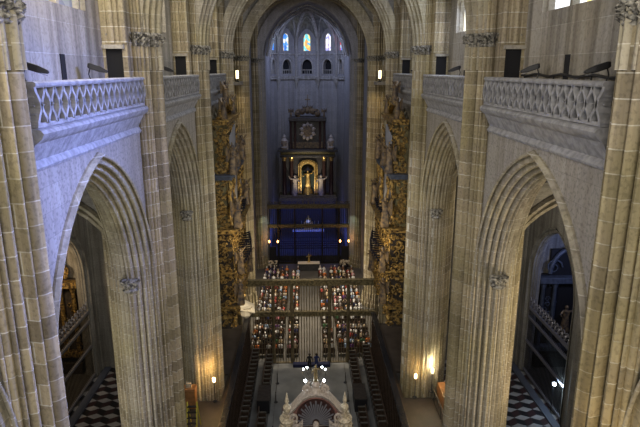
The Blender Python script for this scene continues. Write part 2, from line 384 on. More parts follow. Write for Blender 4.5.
# mouldings of arcade arches
tn = 2
for s in (-1, 1):
    for yc in BAYC:
        mb = MB(); mb.sweep(arch_path((s * PX, yc), None, AA, RISE, SPR, 16, 0, 'y'), [(l * 1.0, n) for l, n in ARC], (1, 0, 0))
        struct(mb.build('trim_%d' % tn, M['arch'], smooth=True)); tn += 1
    # cornice below the gallery: sloping fascia between two string courses
    for i in range(4):
        y0, y1 = PY[i] + 1.3, PY[i + 1] - 1.3
        prof = [(7.33, 24.98), (7.22, 25.0), (7.18, 25.08), (7.24, 25.2), (7.30, 25.25), (7.26, 25.3), (7.04, 25.72), (6.98, 25.76), (6.86, 25.86), (6.80, 25.98), (6.86, 26.06), (6.94, 26.1), (7.5, 26.12), (7.5, 24.9)]
        mb = MB(); mb.rings([[(s * x, y, z) for x, z in prof] for y in (y0, y1)], True, True)
        struct(mb.build('trim_%d' % tn, M['rail'], smooth=True, ang=25)); tn += 1
# ------------------------------------------------------------ nave vault
def vault(name, cx, ax, rx, y0, y1, ry, spring, m, nx=36, ny=30):
    ay = (y1 - y0) / 2; yc = (y0 + y1) / 2; mb = MB()
    def h(x, y): return spring + max(parch(ax, rx, x), parch(ay, ry, y))
    g = [[(cx + (-ax + 2 * ax * i / nx), yc + (-ay + 2 * ay * j / ny), h(-ax + 2 * ax * i / nx, -ay + 2 * ay * j / ny)) for i in range(nx + 1)] for j in range(ny + 1)]
    mb.rings(g, False, False); struct(mb.build(name, m, smooth=True, ang=40))
    # diagonal and tierceron ribs
    rb = MB()
    for sx in (-1, 1):
        for (fx, fy) in ((1, 1), (1, .35), (.35, 1)):
            for sy in (-1, 1):
                pts = []
                for k in range(19):
                    t = k / 18; x = sx * ax * (1 - t * fx if fx == 1 else 1 - t * 1) ; y = sy * ay * (1 - t * fy)
                    if fx != 1: x = sx * ax * (1 - t * .65); y = sy * ay * (1 - t)
                    pts.append((cx + x, yc + y, h(x, y) - .1))
                rb.tube(pts, .15, 6)
    struct(rb.build('trim_rib', M['arch'], smooth=True))
for i in range(6):
    vault('ceiling', 0, 8.35, 7.6, PY[i], PY[i + 1], 6.6, 28.9, M['vault'])
for s in (-1, 1):
    for i in range(1, 4):
        vault('ceiling', s * 14.35, 5.45, 5.4, PY[i], PY[i + 1], 5.0, SPR, M['aisle'], 20, 20)
    mb = MB(); a, b = sorted((s * 8.6, s * 28)); mb.box(a, b, 48.5, 64, 36.4, 36.8); struct(mb.build('ceiling', M['vault']))
# transverse arches
for i, y in enumerate(PY):
    a_, r_ = (6.5, 7.1) if i < 6 else (5.95, 7.35)
    mb = MB(); mb.sweep(arch_path((0, y), None, a_, r_, 28.8 if i < 6 else 28.9, 20, 27.5 if i < 6 else 0, 'x'), TRV, (0, 1, 0))
    struct(mb.build('trim_%d' % tn, M['arch'] if i < 6 else M['apse'], smooth=True)); tn += 1
    if i >= 1:   # masonry above the arch up to the vault
        mb = MB(); wall_arches(mb, y - .55, y + .55, -8.6, 8.6, 28.8, 38, [(0, a_ + .6, 28.8, r_ + .65, 28.8)], axis='x')
        struct(mb.build('wall_arch', M['vault']))
# wall ribs against the clerestory
for s in (-1, 1):
    for i in range(4):
        yc = BAYC[i]; mb = MB(); mb.sweep(arch_path((s * 8.25, yc), None, 5.0, 6.1, 28.9, 12, 26.2, 'y'), roll_profile([(-.3, .3, .3), (-.15, 0, .5), (.15, 0, .3), (.3, .3, 0)]), (1, 0, 0))
        struct(mb.build('trim_%d' % tn, M['arch'], smooth=True)); tn += 1

# ------------------------------------------------------------ clerestory windows
wn = 1
for s in (-1, 1):
    for i, yc in enumerate(BAYC):
        fr = MB()
        for yy in (-2.9, -1.0, 1.0, 2.9):
            fr.box(s * 8.6 - .12, s * 8.6 + .12, yc + yy - .1, yc + yy + .1, 29.55, 31.2 + parch(2.9, 3.2, yy))
        for c0 in (-1.95, 0, 1.95):
            fr.tube([(s * 8.6, yc + c0 + .9 * cos(pi * k / 10), 32.2 + .9 * sin(pi * k / 10)) for k in range(11)], .09, 6)
        f = struct(fr.build('window_%d' % wn, M['upper'])); wn += 1
        g = MB(); y0, y1 = yc - 2.9, yc + 2.9
        pts = [(s * 8.72, y0, 29.5)] + [(s * 8.72, y0 + 5.8 * k / 20, 31.2 + parch(2.9, 3.2, -2.9 + 5.8 * k / 20)) for k in range(21)] + [(s * 8.72, y1, 29.5)]
        g.poly(pts); g.build('stained_glass', M['gl_yellow'] if s > 0 else M['gl_dim'], f)

# ------------------------------------------------------------ clustered piers
def pier_r(th):
    circ = []
    for q in range(4):
        b = q * pi / 2
        circ += [(b, 1.36, .24), (b, 1.595, .04), (b + R(14.5), 1.46, .05), (b - R(14.5), 1.46, .05), (b + R(28), 1.27, .13), (b - R(28), 1.27, .13), (b + R(28), 1.4, .035), (b - R(28), 1.4, .035), (b + R(38.5), 1.40, .045), (b - R(38.5), 1.40, .045), (b + pi / 4, 1.29, .10)]
    r = 1.05 + .05 * cos(4 * th) ** 2
    for a, d, q in circ:
        ph = (th - a + pi) % (2 * pi) - pi; k = q * q - (d * sin(ph)) ** 2
        if k > 0 and abs(ph) < pi / 2: r = max(r, d * cos(ph) + sqrt(k))
    return r
NP = 360
PR = [(2 * pi * k / NP, pier_r(2 * pi * k / NP)) for k in range(NP)]
def pring(z, k=1.0, add=0): return [((r * k + add) * cos(t), (r * k + add) * sin(t), z) for t, r in PR]
def make_pier(label, h=38, cap=True):
    t = thing('clustered_pier', label, 'pier')
    mb = MB(); mb.rings([pring(1.8), pring(12), pring(28.45)], True, False); mb.build('shaft_cluster', M['pier'], t, True, ang=60)
    mb = MB(); mb.rings([pring(z, 1, a) for z, a in ((0, .35), (.5, .35), (.6, .25), (1.1, .22), (1.25, .14), (1.6, .12), (1.8, .01))]); mb.build('pier_base', M['pier'], t, True)
    mb = MB(); mb.rings([pring(28.95, .96), pring(h, .96)], True, False); mb.build('upper_shafts', M['pier'], t, True, ang=60)
    # foliage capital: knobbly band
    mb = MB(); rr = []
    rnd = random.Random(3)
    for j, (z, a) in enumerate(((28.42, .03), (28.47, .07), (28.52, .03), (28.6, .05), (28.68, .08), (28.76, .08), (28.84, .1), (28.9, .15), (28.95, .15), (28.98, .02))):
        ring = []
        for k, (th, r) in enumerate(PR):
            q = 0 if j in (0, 1, 2, 7, 8, 9) else .09 * (sin(k * .9 + j * 1.7) + sin(k * 1.7 - j * 2.1))
            ring.append(((r + a + q) * cos(th), (r + a + q) * sin(th), z))
        rr.append(ring)
    mb.rings(rr, True, False); mb.build('foliage_capital', M['carve'], t, True, ang=25)
    return t
desc = ['', 'nearest', 'second', 'third', 'crossing', 'far crossing', 'sanctuary']
pl = {}
p0 = None
for i in range(1, 7):
    for s in (-1, 1):
        nm = {1: 'massive fluted stone pier nearest to the camera on the %s edge of the photo' % SIDE[s],
              2: 'fluted stone pier on the %s between the two open pointed arches' % SIDE[s],
              3: 'fluted stone pier on the %s between the second arch and the gilded organ' % SIDE[s],
              4: 'slender looking pier on the %s at the end of the iron choir screen' % SIDE[s],
              5: 'warm lit far crossing pier on the %s beyond the seated crowd' % SIDE[s],
              6: 'blue grey pier on the %s side of the high altar screen' % SIDE[s]}[i]
        if p0 is None: p0 = make_pier(nm); t = p0
        else: t = copy_tree(p0); t['label'] = nm
        t.location = (s * (PX if i < 6 else 7.65), PY[i], 0)
        pl[(i, s)] = t
# small foliage capitals where the arcade arches spring
for i in range(1, 4):
    for s in (-1, 1):
        t = pl[(i, s)]
        for q in (-1, 1):
            mb = MB(); yy = q * 1.66
            rr = []
            for j, (z, a) in enumerate(((18.1, .26), (18.2, .34), (18.3, .26), (18.4, .32), (18.5, .36), (18.6, .40), (18.66, .43), (18.72, .3))):
                rr.append([(a * (1 + (.18 * sin(k * 2.3 + j) if 2 < j < 6 else 0)) * cos(2 * pi * k / 20), yy + (a * (1 + (.18 * sin(k * 2.3 + j) if 2 < j < 6 else 0)) * sin(2 * pi * k / 20)) * .8, z) for k in range(20)])
            mb.rings(rr); mb.build('arch_capital', M['carve'], t, True, ang=25)

# buttress blocks with passage doors beside each pier at gallery level
dn = 1
for s in (-1, 1):
    for i in range(1, 5):
        y = PY[i]; yw = y - 1.75
        mb = MB(); xs = sorted((s * 7.35, s * 8.3))
        xd = sorted((s * 7.55, s * 8.2))
        mb.box(xs[0], xs[1], yw, y, 28.3, 38)                       # lintel block and wall above
        a = (xs[0], xd[0]); b = (xd[1], xs[1])
        for q in (a, b): mb.box(q[0], q[1], yw, y, 26.1, 28.3)
        mb.box(xd[0], xd[1], y - .2, y, 26.1, 28.3)
        for q in range(4):
            xx = s * (7.45 + q * .22); mb.tube([(xx, yw, 28.5), (xx, yw, 38)], .07 if q % 2 else .11, 8)
        struct(mb.build('wall_pier_block', M['pier']))

        mb = MB(); mb.box(xd[0] - .1, xd[1] + .1, yw - .12, yw, 28.3, 28.45); struct(mb.build('trim_%d' % tn, M['upper'])); tn += 1
        mb = MB(); mb.box(xd[0], xd[1], yw + .06, yw + .12, 26.1, 28.3); struct(mb.build('door_%d' % dn, M['void'])); dn += 1  # black sheet painted in as the shade of the passage
    # slit opening in the first two clerestory bays, its shade a black sheet
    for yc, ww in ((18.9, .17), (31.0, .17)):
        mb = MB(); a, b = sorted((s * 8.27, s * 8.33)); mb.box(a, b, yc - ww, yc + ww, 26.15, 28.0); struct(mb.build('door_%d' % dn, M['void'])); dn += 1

# ------------------------------------------------------------ gallery balustrades
def balustrade(s, i):
    y0, y1 = PY[i] + 1.35, PY[i + 1] - 1.35; yc = (y0 + y1) / 2; L = (y1 - y0) / 2
    pos = ['', 'nearest', 'middle', 'farthest'][i] if i else 'beside the camera, '
    t = thing('balustrade', 'pierced stone tracery balustrade on the %s gallery, %s of three, between the piers' % (SIDE[s], pos), 'balustrade', (s * 7.08, yc, 26.1), 0, 'gallery balustrades')
    mb = MB(); prof = [(-.16, .98), (-.2, 1.03), (-.2, 1.09), (-.14, 1.13), (.14, 1.13), (.2, 1.09), (.2, 1.03), (.16, .98)]
    mb.rings([[(x, y, z) for x, z in prof] for y in (-L, L)]); mb.build('handrail', M['rail'], t)
    mb = MB(); mb.box(-.14, .14, -L, L, 0.02, .13); mb.build('plinth', M['rail'], t)
    mb = MB(); p = .27; n = int(2 * L / p); z0, z1 = .1, 1.0
    for k in range(n + 1):
        yb = -L + p / 2 + k * p; sg = 1 if k % 2 else -1
        pts = []
        for j in range(13):
            z = z0 + (z1 - z0) * j / 12; pts.append((yb + sg * p * .44 * cos(2 * pi * (j / 12) * 1.0), z))
        rr = [[(-.17, y - .06, z), (.17, y - .06, z), (.17, y + .06, z), (-.17, y + .06, z)] for y, z in pts]
        mb.rings(rr)
        if k % 2 == 0:
            mb.box(-.045, .045, yb - .02, yb + p * .5 + .02, .53, .57)
            mb.sphere((0, yb, .97), .08, 6); mb.sphere((0, yb, .14), .08, 6); mb.box(-.09, .09, yb - p * .28, yb + p * .28, .3, .35); mb.box(-.09, .09, yb - p * .28, yb + p * .28, .75, .8)
    mb.build('tracery_panel', M['rail'], t)
for s in (-1, 1):
    for i in (1, 2, 3): balustrade(s, i)

# floodlights on the galleries
def floodlight(label, loc, rz, tilt=-14):
    t = thing('floodlight', label, 'floodlight', loc, rz, 'gallery floodlights'); t.scale = (.75, .7, .97)
    mb = MB(); mb.tube([(0, 0, 0), (0, 0, 1.15)], .035, 8); mb.tube([(0, 0, 1.1), (0, -.08, 1.3), (0, .05, 1.6)], .03, 6); mb.box(-.12, .12, -.12, .12, 0, .05); mb.build('bracket', M['black'], t)
    a = R(tilt); mb = MB()
    rr = []
    for u, hh, ww in ((-.1, .07, .14), (0, .1, .17), (.45, .1, .2), (.8, .05, .19), (.85, .02, .17)):
        rr.append([(xx, u * cos(a) - zz * sin(a), 1.58 + u * sin(a) + zz * cos(a)) for xx, zz in ((-ww, -hh), (ww, -hh), (ww, hh), (-ww, hh))])
    mb.rings(rr); mb.build('lamp_housing', M['black'], t, bevel=.02)
    mb = MB(); mb.box(-.13, .13, .12, .75, 1.0, 1.02)
    o = mb.build('lens', mat('floodlight glass', (.25, .27, .3), .15), t); 
    for v in o.data.vertices:
        u = v.co.y; v.co.z = 1.58 + u * sin(a) - .1 * cos(a) - (.012 if v.co.z < 1.01 else 0); 
    return t
floodlight('black floodlight on the left gallery closest to the camera', (-7.85, 15.4, 26.1), R(-70))
floodlight('black floodlight on the left gallery near the tall passage door of the first bay', (-7.85, 20.0, 26.1), R(-70))
floodlight('black floodlight behind the second left balustrade', (-7.85, 30.0, 26.1), R(-70))
floodlight('tiny black floodlight behind the third left balustrade', (-7.85, 41.5, 26.1), R(-70))
floodlight('black floodlight on the right gallery closest to the camera', (7.85, 15.5, 26.1), R(70))
floodlight('black floodlight on the right gallery next to the wide passage door', (7.85, 20.2, 26.1), R(70))
floodlight('black floodlight behind the second right balustrade', (7.85, 30.5, 26.1), R(70))
floodlight('tiny black floodlight behind the third right balustrade', (7.85, 41.5, 26.1), R(70))
mb = MB(); mb.tube([(8.15, 14.25 + k * .43, 27.32 + .04 * sin(k * 1.3)) for k in range(20)], .045, 6)
for k in range(4): mb.tube([(8.15, 14.3 + k * 2.6, 26.1), (8.15, 14.3 + k * 2.6, 27.34)], .03, 6)
tag(mb.build('safety_rail', M['black'], None), 'thin dark safety rail running behind the nearest right balustrade', 'rail')
mb = MB(); mb.tube([(8.25, 15.2, 29.2), (8.24, 15.25, 28.5), (8.23, 15.1, 27.4), (8.2, 15.2, 26.2)], .03, 6); mb.tube([(8.24, 15.0, 28.9), (8.24, 15.5, 29.0)], .03, 6)
tag(mb.build('power_cable', M['black'], None), 'black power cable hanging down the upper wall beside the right gallery', 'cable')

# ------------------------------------------------------------ outer aisle walls and chapels
for s in (-1, 1):
    mb = MB(); wall_arches(mb, s * 19.8, s * 20.9, 12, 48.5, 0, 25.5, [(yc, 4.0 + .35, 9.9, 5.2, 0) for yc in BAYC[1:]])
    struct(mb.build('wall_' + SIDE[s], M['aisle']))
    for yc in BAYC[2:]:
        mb = MB(); mb.sweep(arch_path((s * 20.2, yc), None, 4.0, 4.85, 9.9, 14, 0, 'y'), roll_profile([(-.55, .4, .3), (-.4, .25, -.3), (-.28, .12, .5), (-.1, 0, .4), (.1, 0, .5), (.28, .12, -.3), (.4, .25, .3), (.55, .4, 0)]), (1, 0, 0))
        struct(mb.build('trim_%d' % tn, M['aisle'], smooth=True)); tn += 1
    # wall responds that carry the aisle vault
    for y in PY[2:5]:
        mb = MB()
        for dx, dy, r in ((0, 0, .45), (.15, -.5, .25), (.15, .5, .25)): mb.tube([(s * (19.75 + dx), y + dy, 0), (s * (19.75 + dx), y + dy, 24)], r, 14)
        struct(mb.build('trim_%d' % tn, M['aisle'], smooth=True)); tn += 1
    mb = MB(); a, b = sorted((s * 27, s * 27.5)); mb.box(a, b, 24, 49, 0, 17)
    for y in (24.3, 36.5, 48.7):
        c, d = sorted((s * 20.9, s * 27)); mb.box(c, d, y - .3, y + .3, 0, 17)
    c, d = sorted((s * 20.9, s * 27)); mb.box(c, d, 24, 49, 16.5, 17)
    struct(mb.build('wall_chapel', M['aisle']))

def figure(mb, c, h=1.7, rz=0, wings=False, arm=1):
    x, y, z = c; k = h / 1.7; f = Vector((sin(rz), -cos(rz), 0)); sdv = Vector((cos(rz), sin(rz), 0))
    pr = [(.26, 0), (.28, .1), (.23, .5), (.2, .85), (.17, 1.0), (.22, 1.25), (.21, 1.38), (.08, 1.45), (.07, 1.5)]
    n = 14
    mb.rings([[(x + r * k * (1 + .08 * sin(a * 5)) * cos(a), y + r * k * .8 * (1 + .08 * sin(a * 5)) * sin(a), z + q * k) for a in [2 * pi * j / n for j in range(n)]] for r, q in pr])
    mb.sphere((x, y, z + 1.6 * k), .115 * k, 10, 1.2)
    P = Vector(c)
    for e in (-1, 1):
        sh = P + sdv * e * .2 * k + Vector((0, 0, 1.34 * k)); up = 1 if e == arm else 0
        el = sh + sdv * e * .18 * k + f * .08 * k + Vector((0, 0, (-.2 if not up else .05) * k)); ha = el + f * .2 * k + Vector((0, 0, (.0 if not up else .28) * k)) + sdv * e * (.02 if not up else .1) * k
        mb.tube([sh, el, ha], [.075 * k, .06 * k, .045 * k], 7)
        mb.sphere(ha, .055 * k, 6)
        if wings:
            w0 = P - f * .15 * k + sdv * e * .08 * k + Vector((0, 0, 1.3 * k)); w1 = w0 + sdv * e * .55 * k + Vector((0, 0, .4 * k)) - f * .1 * k; w2 = w0 + sdv * e * .5 * k - Vector((0, 0, .5 * k)) - f * .1 * k
            w3 = w0 - Vector((0, 0, .3 * k))
            th = f * .04 * k
            mb.rings([[p + th for p in (w0, w1, w2, w3)], [p - th for p in (w0, w1, w2, w3)]])

def scroll(mb, c, r, ax, flip=1, tr=.09, turns=1.3, n=16):
    """C scroll in the plane spanned by ax and z"""
    ax = Vector(ax); c = Vector(c); pts = []; rs = []
    for k in range(n):
        t = k / (n - 1); a = t * turns * 2 * pi; q = r * (1 - .75 * t)
        pts.append(c + ax * (flip * q * cos(a)) + Vector((0, 0, q * sin(a)))); rs.append(tr * (1 - .4 * t))
    mb.tube(pts, rs, 6)

# chapel contents: altarpieces and screens
def chapel_altar(s, yc, label, mg, mf):
    t = thing('chapel_altarpiece', label, 'altarpiece', (s * 23.9, 48.02, 0), 0)
    # local: faces -y, x along wall
    mb = MB(); mb.box(-2.6, 2.6, -1.0, 0, 0, 1.1); mb.build('altar_table', mf, t, bevel=.03)
    mb = MB(); mb.box(-2.6, 2.6, -.35, 0, 1.1, 9.2); mb.box(-1.8, 1.8, -.35, 0, 9.2, 11.6); mb.build('back_panel', mf, t)
    for x in (-2.4, -1.3, 1.3, 2.4):
        mb = MB(); mb.lathe([(.26, 2.2), (.2, 2.4), (.18, 4), (.22, 5.5), (.17, 8), (.27, 8.3), (.27, 8.5)], (x, -.65, 0), 12); mb.build('column', mg, t, True)
    mb = MB(); mb.box(-2.9, 2.9, -1.05, 0, 8.5, 9.1); mb.build('entablature', mg, t, bevel=.06)
    mb = MB(); mb.box(-2.9, 2.9, -1.0, 0, 1.7, 2.2); mb.build('predella', mg, t, bevel=.06)
    mb = MB()
    for x in (-1.6, 1.6): scroll(mb, (x, -.6, 10), .8, (1, 0, 0), 1 if x < 0 else -1)
    mb.tube([(1.9 * cos(pi * k / 14), -.6, 9.4 + 2.4 * sin(pi * k / 14)) for k in range(15)], .2, 8); mb.build('curved_pediment', mg, t, True)
    mb = MB(); figure(mb, (0, -.7, 3.6), 2.6, 0); mb.build('statue', M['statuedark'], t, True)
    mb = MB()
    for k in range(40):
        x = random.uniform(-2.5, 2.5); z = random.uniform(2.5, 8.2)
        if abs(x) < .9: continue
        scroll(mb, (x, -.42, z), .28, (1, 0, 0), random.choice((-1, 1)), .06, 1.2, 9)
    mb.build('carved_ornament', mg, t, True)
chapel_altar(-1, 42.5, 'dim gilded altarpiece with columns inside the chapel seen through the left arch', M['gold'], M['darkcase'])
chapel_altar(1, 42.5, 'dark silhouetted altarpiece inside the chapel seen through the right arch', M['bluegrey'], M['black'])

def chapel_screen(s, yc, label):
    t = thing('chapel_screen', label, 'screen', (s * 20.0, yc, 0))
    for z in (.3, 3.2, 5.6, 6.5):
        mb = MB(); mb.box(-.12, .12, -3.95, 3.95, z - .12, z + .12); mb.build('cross_beam', M['steel'], t, bevel=.03)
    for k in range(33):
        mb = MB(); y = -3.84 + k * .24; mb.tube([(0, y, .2), (0, y, 6.5)], .03, 6); mb.build('bar', M['iron'], t)
    mb = MB()
    for k in range(13):
        y = -3.6 + k * .6; scroll(mb, (0, y, 6.9), .26, (0, 1, 0), 1, .05, 1.2, 10); scroll(mb, (0, y + .3, 7.3), .26, (0, 1, 0), -1, .05, 1.2, 10)
        mb.tube([(0, y, 6.6), (0, y, 7.9 - .12 * abs(k - 6))], [.04, .01], 5)
    mb.build('scroll_crest', M['steel'], t)
chapel_screen(-1, 42.5, 'wrought iron chapel screen with scrolled crest in the left aisle')
chapel_screen(1, 42.5, 'wrought iron chapel screen with scrolled crest in the right aisle')
for s in (-1, 1):   # stone kerb in front of the chapels
    mb = MB(); a, b = sorted((s * 19.0, s * 19.6)); mb.box(a, b, 30, 48, 0, .18); struct(mb.build('trim_kerb', mat('kerb stone', (.08, .09, .12), .5)))
t = thing('spotlight', 'bright white spotlight shining in front of the right chapel screen', 'spotlight', (19.6, 39.6, 0))
mb = MB(); mb.tube([(0, 0, 0), (0, 0, 2.8)], .03, 6); mb.box(-.15, .15, -.1, .15, 2.75, 3.1); mb.build('stand', M['black'], t)
mb = MB(); mb.sphere((-.02, -.18, 2.93), .14, 12); mb.build('lit_lens', mat('lit spotlight', (1, 1, 1), emit=(.75, .9, 1), es=30), t)
light('POINT', (19.45, 39.2, 2.95), 160, (.6, .8, 1), rad=.1)

# ------------------------------------------------------------ apse
AC = Vector((0, 88, 0)); AP = 5.6
vtx = []
for k in range(6):
    a = R(-90 + 36 * k); q = AP / cos(R(18)); vtx.append((q * sin(a), 88 + q * cos(a)))
glm = [M['gl_blue'], M['gl_blue'], M['gl_mid'], M['gl_pale'], M['gl_red']]
for k in range(5):
    (xa, ya), (xb, yb) = vtx[k], vtx[k + 1]; A = Vector((xa, ya, 0)); B = Vector((xb, yb, 0)); d = (B - A).normalized(); W = (B - A).length
    nrm = Vector((d.y, -d.x, 0));
    if nrm.dot(AC - A) < 0: nrm = -nrm
    mb = MB(); tmp = MB()
    hw = 1.35 if k in (0, 4) else .6
    # wall with lancet opening; local u along d, w depth
    wall_arches(tmp, 0, -.7, 0, W, 0, 26.2, [])
    wall_arches(tmp, 0, -.7, 0, W, 29.9, 38, [(W / 2, hw, 32.5, .7, 30.5)])
    wall_arches(tmp, 0, -.7, 0, W, 26.2, 29.9, [(W / 2, .85, 28.2, .95, 26.9)])
    mb.f = tmp.f; mb.mi = tmp.mi; mb.v = [tuple(A + d * y + nrm * x + Vector((0, 0, z))) for x, y, z in tmp.v]
    struct(mb.build('wall_apse', M['apse']))
    mid = (A + B) / 2
    def L(u, w_, z): return tuple(mid + d * u + nrm * w_ + Vector((0, 0, z)))
    mb = MB(); mb.poly([L(-hw, -.35, 30.5), L(hw, -.35, 30.5)] + [L(hw - 2 * hw * j / 10, -.35, 32.5 + parch(hw, .7, hw - 2 * hw * j / 10)) for j in range(11)])
    fr = MB(); fr.tube([L(-hw, -.2, 30.5), L(-hw, -.2, 32.5)] + [L(-hw + 2 * hw * j / 10, -.2, 32.5 + parch(hw, .7, hw - 2 * hw * j / 10)) for j in range(1, 10)] + [L(hw, -.2, 32.5), L(hw, -.2, 30.5)], .07, 6)
    fr.tube([L(0, -.3, 30.5), L(0, -.3, 33.1)], .03, 6)
    f = struct(fr.build('window_%d' % wn, M['apse'])); wn += 1
    mb.build('stained_glass', glm[k], f)
    # niche back, hood moulding, blind parapet
    mb = MB(); mb.poly([L(-1, -.72, 26.5), L(1, -.72, 26.5), L(1, -.72, 29.6), L(-1, -.72, 29.6)]); struct(mb.build('wall_niche', M['void']))  # niche back painted black to give its shade
    mb = MB()
    mb.tube([L(-.9, .05, 26.9), L(-.9, .05, 28.2)] + [L(-.9 + 1.8 * j / 12, .05, 28.2 + parch(.9, 1.05, -.9 + 1.8 * j / 12)) for j in range(1, 12)] + [L(.9, .05, 28.2), L(.9, .05, 26.9)], .13, 6)
    mb.tube([L(-1.3, .08, 28.8), L(-.65, .08, 29.4), L(0, .08, 30.2), L(.65, .08, 29.4), L(1.3, .08, 28.8)], .08, 6)
    for q in (-.35, 0, .35): mb.tube([L(q, -.1, 26.9), L(q, -.1, 27.5)], .06, 6)
    mb.tube([L(-.8, -.1, 27.5), L(.8, -.1, 27.5)], .08, 6)
    for z, r_ in ((26.15, .2), (26.45, .1), (29.95, .14)): mb.tube([L(-W / 2, .08, z), L(W / 2, .08, z)], r_, 8)
    struct(mb.build('trim_%d' % tn, M['vault'], smooth=True)); tn += 1
    # corner shaft, pinnacle and corbel
    if k > 0:
        mb = MB(); cpt = A
        inn = (AC - A).normalized()
        P = A + inn * .12
        mb.tube([(P.x, P.y, 26.0), (P.x, P.y, 31.5)], .2, 10)
        mb.lathe([(.02, 24.4), (.16, 24.9), (.3, 25.5), (.5, 25.9), (.55, 26.25), (.3, 26.4)], (P.x, P.y, 0), 12)
        mb.lathe([(.32, 29.6), (.3, 29.9), (.1, 30.6), (.02, 31.4)], (P.x, P.y, 0), 8)
        struct(mb.build('trim_%d' % tn, M['vault'], smooth=True)); tn += 1
# apse vault: petals rising to a boss with ribs
mb = MB(); rb = MB(); boss = Vector((0, 87.9, 36.3))
for k in range(5):
    (xa, ya), (xb, yb) = vtx[k], vtx[k + 1]; g = []
    for i in range(9):
        u = i / 8; base = Vector((xa + (xb - xa) * u, ya + (yb - ya) * u, 0)); col = []
        for j in range(13):
            t = j / 12; p = base.lerp(boss, t); z0 = 31.5 + 2.4 * sin(pi * u); p.z = z0 + (36.3 - z0) * sqrt(1 - (1 - t) ** 2); col.append(p)
        g.append(col)
    mb.rings(g, False, False)
for k in range(11):
    i = k // 2; h2 = k % 2
    if h2: continue
    xa, ya = vtx[i]; pts = []
    for j in range(15):
        t = j / 14; p = Vector((xa, ya, 0)).lerp(boss, t * .97 + .03); p.z = 30.2 + 5.9 * sqrt(1 - (1 - t) ** 2); pts.append(p)
    rb.tube(pts, .24, 7)
    for dd in (-1, 1):   # tiercerons making a star
        if not 0 <= i + dd <= 5: continue
        xb, yb = vtx[i + dd]; tgt = Vector(((xa * .35 + xb * .35), 88 + ((ya - 88) * .35 + (yb - 88) * .35), 36.0)); pts = []
        for j in range(12):
            t = j / 11; p = Vector((xa, ya, 0)).lerp(tgt, t * .95 + .05); p.z = 30.4 + 5.3 * sqrt(1 - (1 - t) ** 1.7); pts.append(p)
        rb.tube(pts, .17, 6); rb.tube([tgt, boss], .14, 6)
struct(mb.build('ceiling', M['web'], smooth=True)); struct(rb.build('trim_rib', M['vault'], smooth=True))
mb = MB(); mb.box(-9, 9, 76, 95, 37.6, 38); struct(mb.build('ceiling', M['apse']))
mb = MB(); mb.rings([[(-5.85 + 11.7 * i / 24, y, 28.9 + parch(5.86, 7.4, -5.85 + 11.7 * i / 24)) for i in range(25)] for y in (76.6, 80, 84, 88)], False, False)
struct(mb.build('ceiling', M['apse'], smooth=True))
for y in (80.3, 84.1, 87.9):
    mb = MB(); mb.tube([(-5.7 + 11.4 * i / 24, y, 28.8 + parch(5.72, 7.3, -5.7 + 11.4 * i / 24)) for i in range(25)], .12, 8)
    struct(mb.build('trim_rib', M['vault'], smooth=True))
# raised sanctuary floor and steps
mb = MB(); mb.box(-5.7, 5.7, 77.7, 94, 0, 1.0)
for k in range(4): mb.box(-4.5, 4.5, 81 + k * .5, 93, 1.0 + k * .2, 1.2 + k * .2)
struct(mb.build('floor', M['greymarble']))

# ------------------------------------------------------------ high altarpiece
t = thing('high_altarpiece', 'towering dark marble altarpiece with golden niche against the apse wall', 'altarpiece', (0, 89.4, 0))
mb = MB(); mb.box(-5.0, 5.0, -1.2, 1.0, 1.6, 7.2); mb.box(-4.6, 4.6, -.3, 1.0, 7.2, 16.6); mb.build('marble_body', M['greymarble'], t, bevel=.05)
mb = MB(); mb.box(-5.3, 5.3, -1.6, .9, 6.9, 7.5); mb.box(-5.1, 5.1, -1.4, .9, 7.5, 7.9); mb.build('plinth', M['gilt_beam'], t, bevel=.05)
for x in (-4.2, -2.9, 2.9, 4.2):
    c = MB(); c.lathe([(.42, 7.9), (.42, 8.3), (.33, 8.5), (.35, 11), (.29, 14.6), (.3, 14.7)], (x, -.85, 0), 16); co = c.build('column', M['redmarble'], t, True)
    c = MB(); c.lathe([(.3, 14.7), (.36, 14.8), (.33, 15), (.48, 15.4), (.5, 15.5)], (x, -.85, 0), 12); c.build('gilt_capital', M['goldflat'], co, True)
for z0, z1, d_, w_, mm in ((15.5, 16.0, 1.45, 4.9, 'greymarble'), (16.0, 16.6, 1.3, 4.8, 'olive'), (16.6, 17.1, 1.9, 5.3, 'greymarble')):
    mb = MB(); mb.box(-w_, w_, -d_, .8, z0, z1); mb.build('entablature', M[mm], t, bevel=.08)
# golden niche
mb = MB()
prof = [(-1.75, 8.0), (-1.75, 13.6)] + [(-1.75 * cos(pi * k / 12), 13.6 + 1.3 * sin(pi * k / 12)) for k in range(1, 12)] + [(1.75, 13.6), (1.75, 8.0)]
inn = [(x * .66, 8.0 + (z - 8.0) * .88) for x, z in prof]
mb.rings([[(x, -.55, z) for x, z in prof], [(x, -.75, z) for x, z in prof], [(x, -.75, z) for x, z in inn], [(x, -.2, z) for x, z in inn]], False, False)
mb.build('niche_frame', M['goldflat'], t)
mb = MB(); mb.poly([(x, -.32, z) for x, z in inn]); mb.build('niche_back', mat('dark green velvet', (.03, .05, .04), .8, var=.5), t)
mb = MB()
for k in range(16):
    z = 8.2 + k * .36
    for x in (-1.45, 1.45): mb.sphere((x, -.8, z), .17, 7)
for k in range(13): mb.sphere((-1.5 * cos(pi * k / 12), -.8, 13.6 + 1.1 * sin(pi * k / 12)), .17, 7)
mb.build('gilt_beading', M['goldflat'], t, True)
mb = MB(); mb.lathe([(.9, 8.0), (.75, 8.8), (.45, 9.4), (.5, 9.6)], (0, -.6, 0), 14); figure(mb, (0, -.6, 9.4), 3.4, 0); mb.build('virgin_statue', M['goldflat'], t, True)
mb = MB(); mb.lathe([(1.1, 12.8), (1.05, 13.0), (.5, 13.5), (.1, 13.9)], (0, -.55, 0), 12); mb.build('canopy', M['darkcase'], t, True)
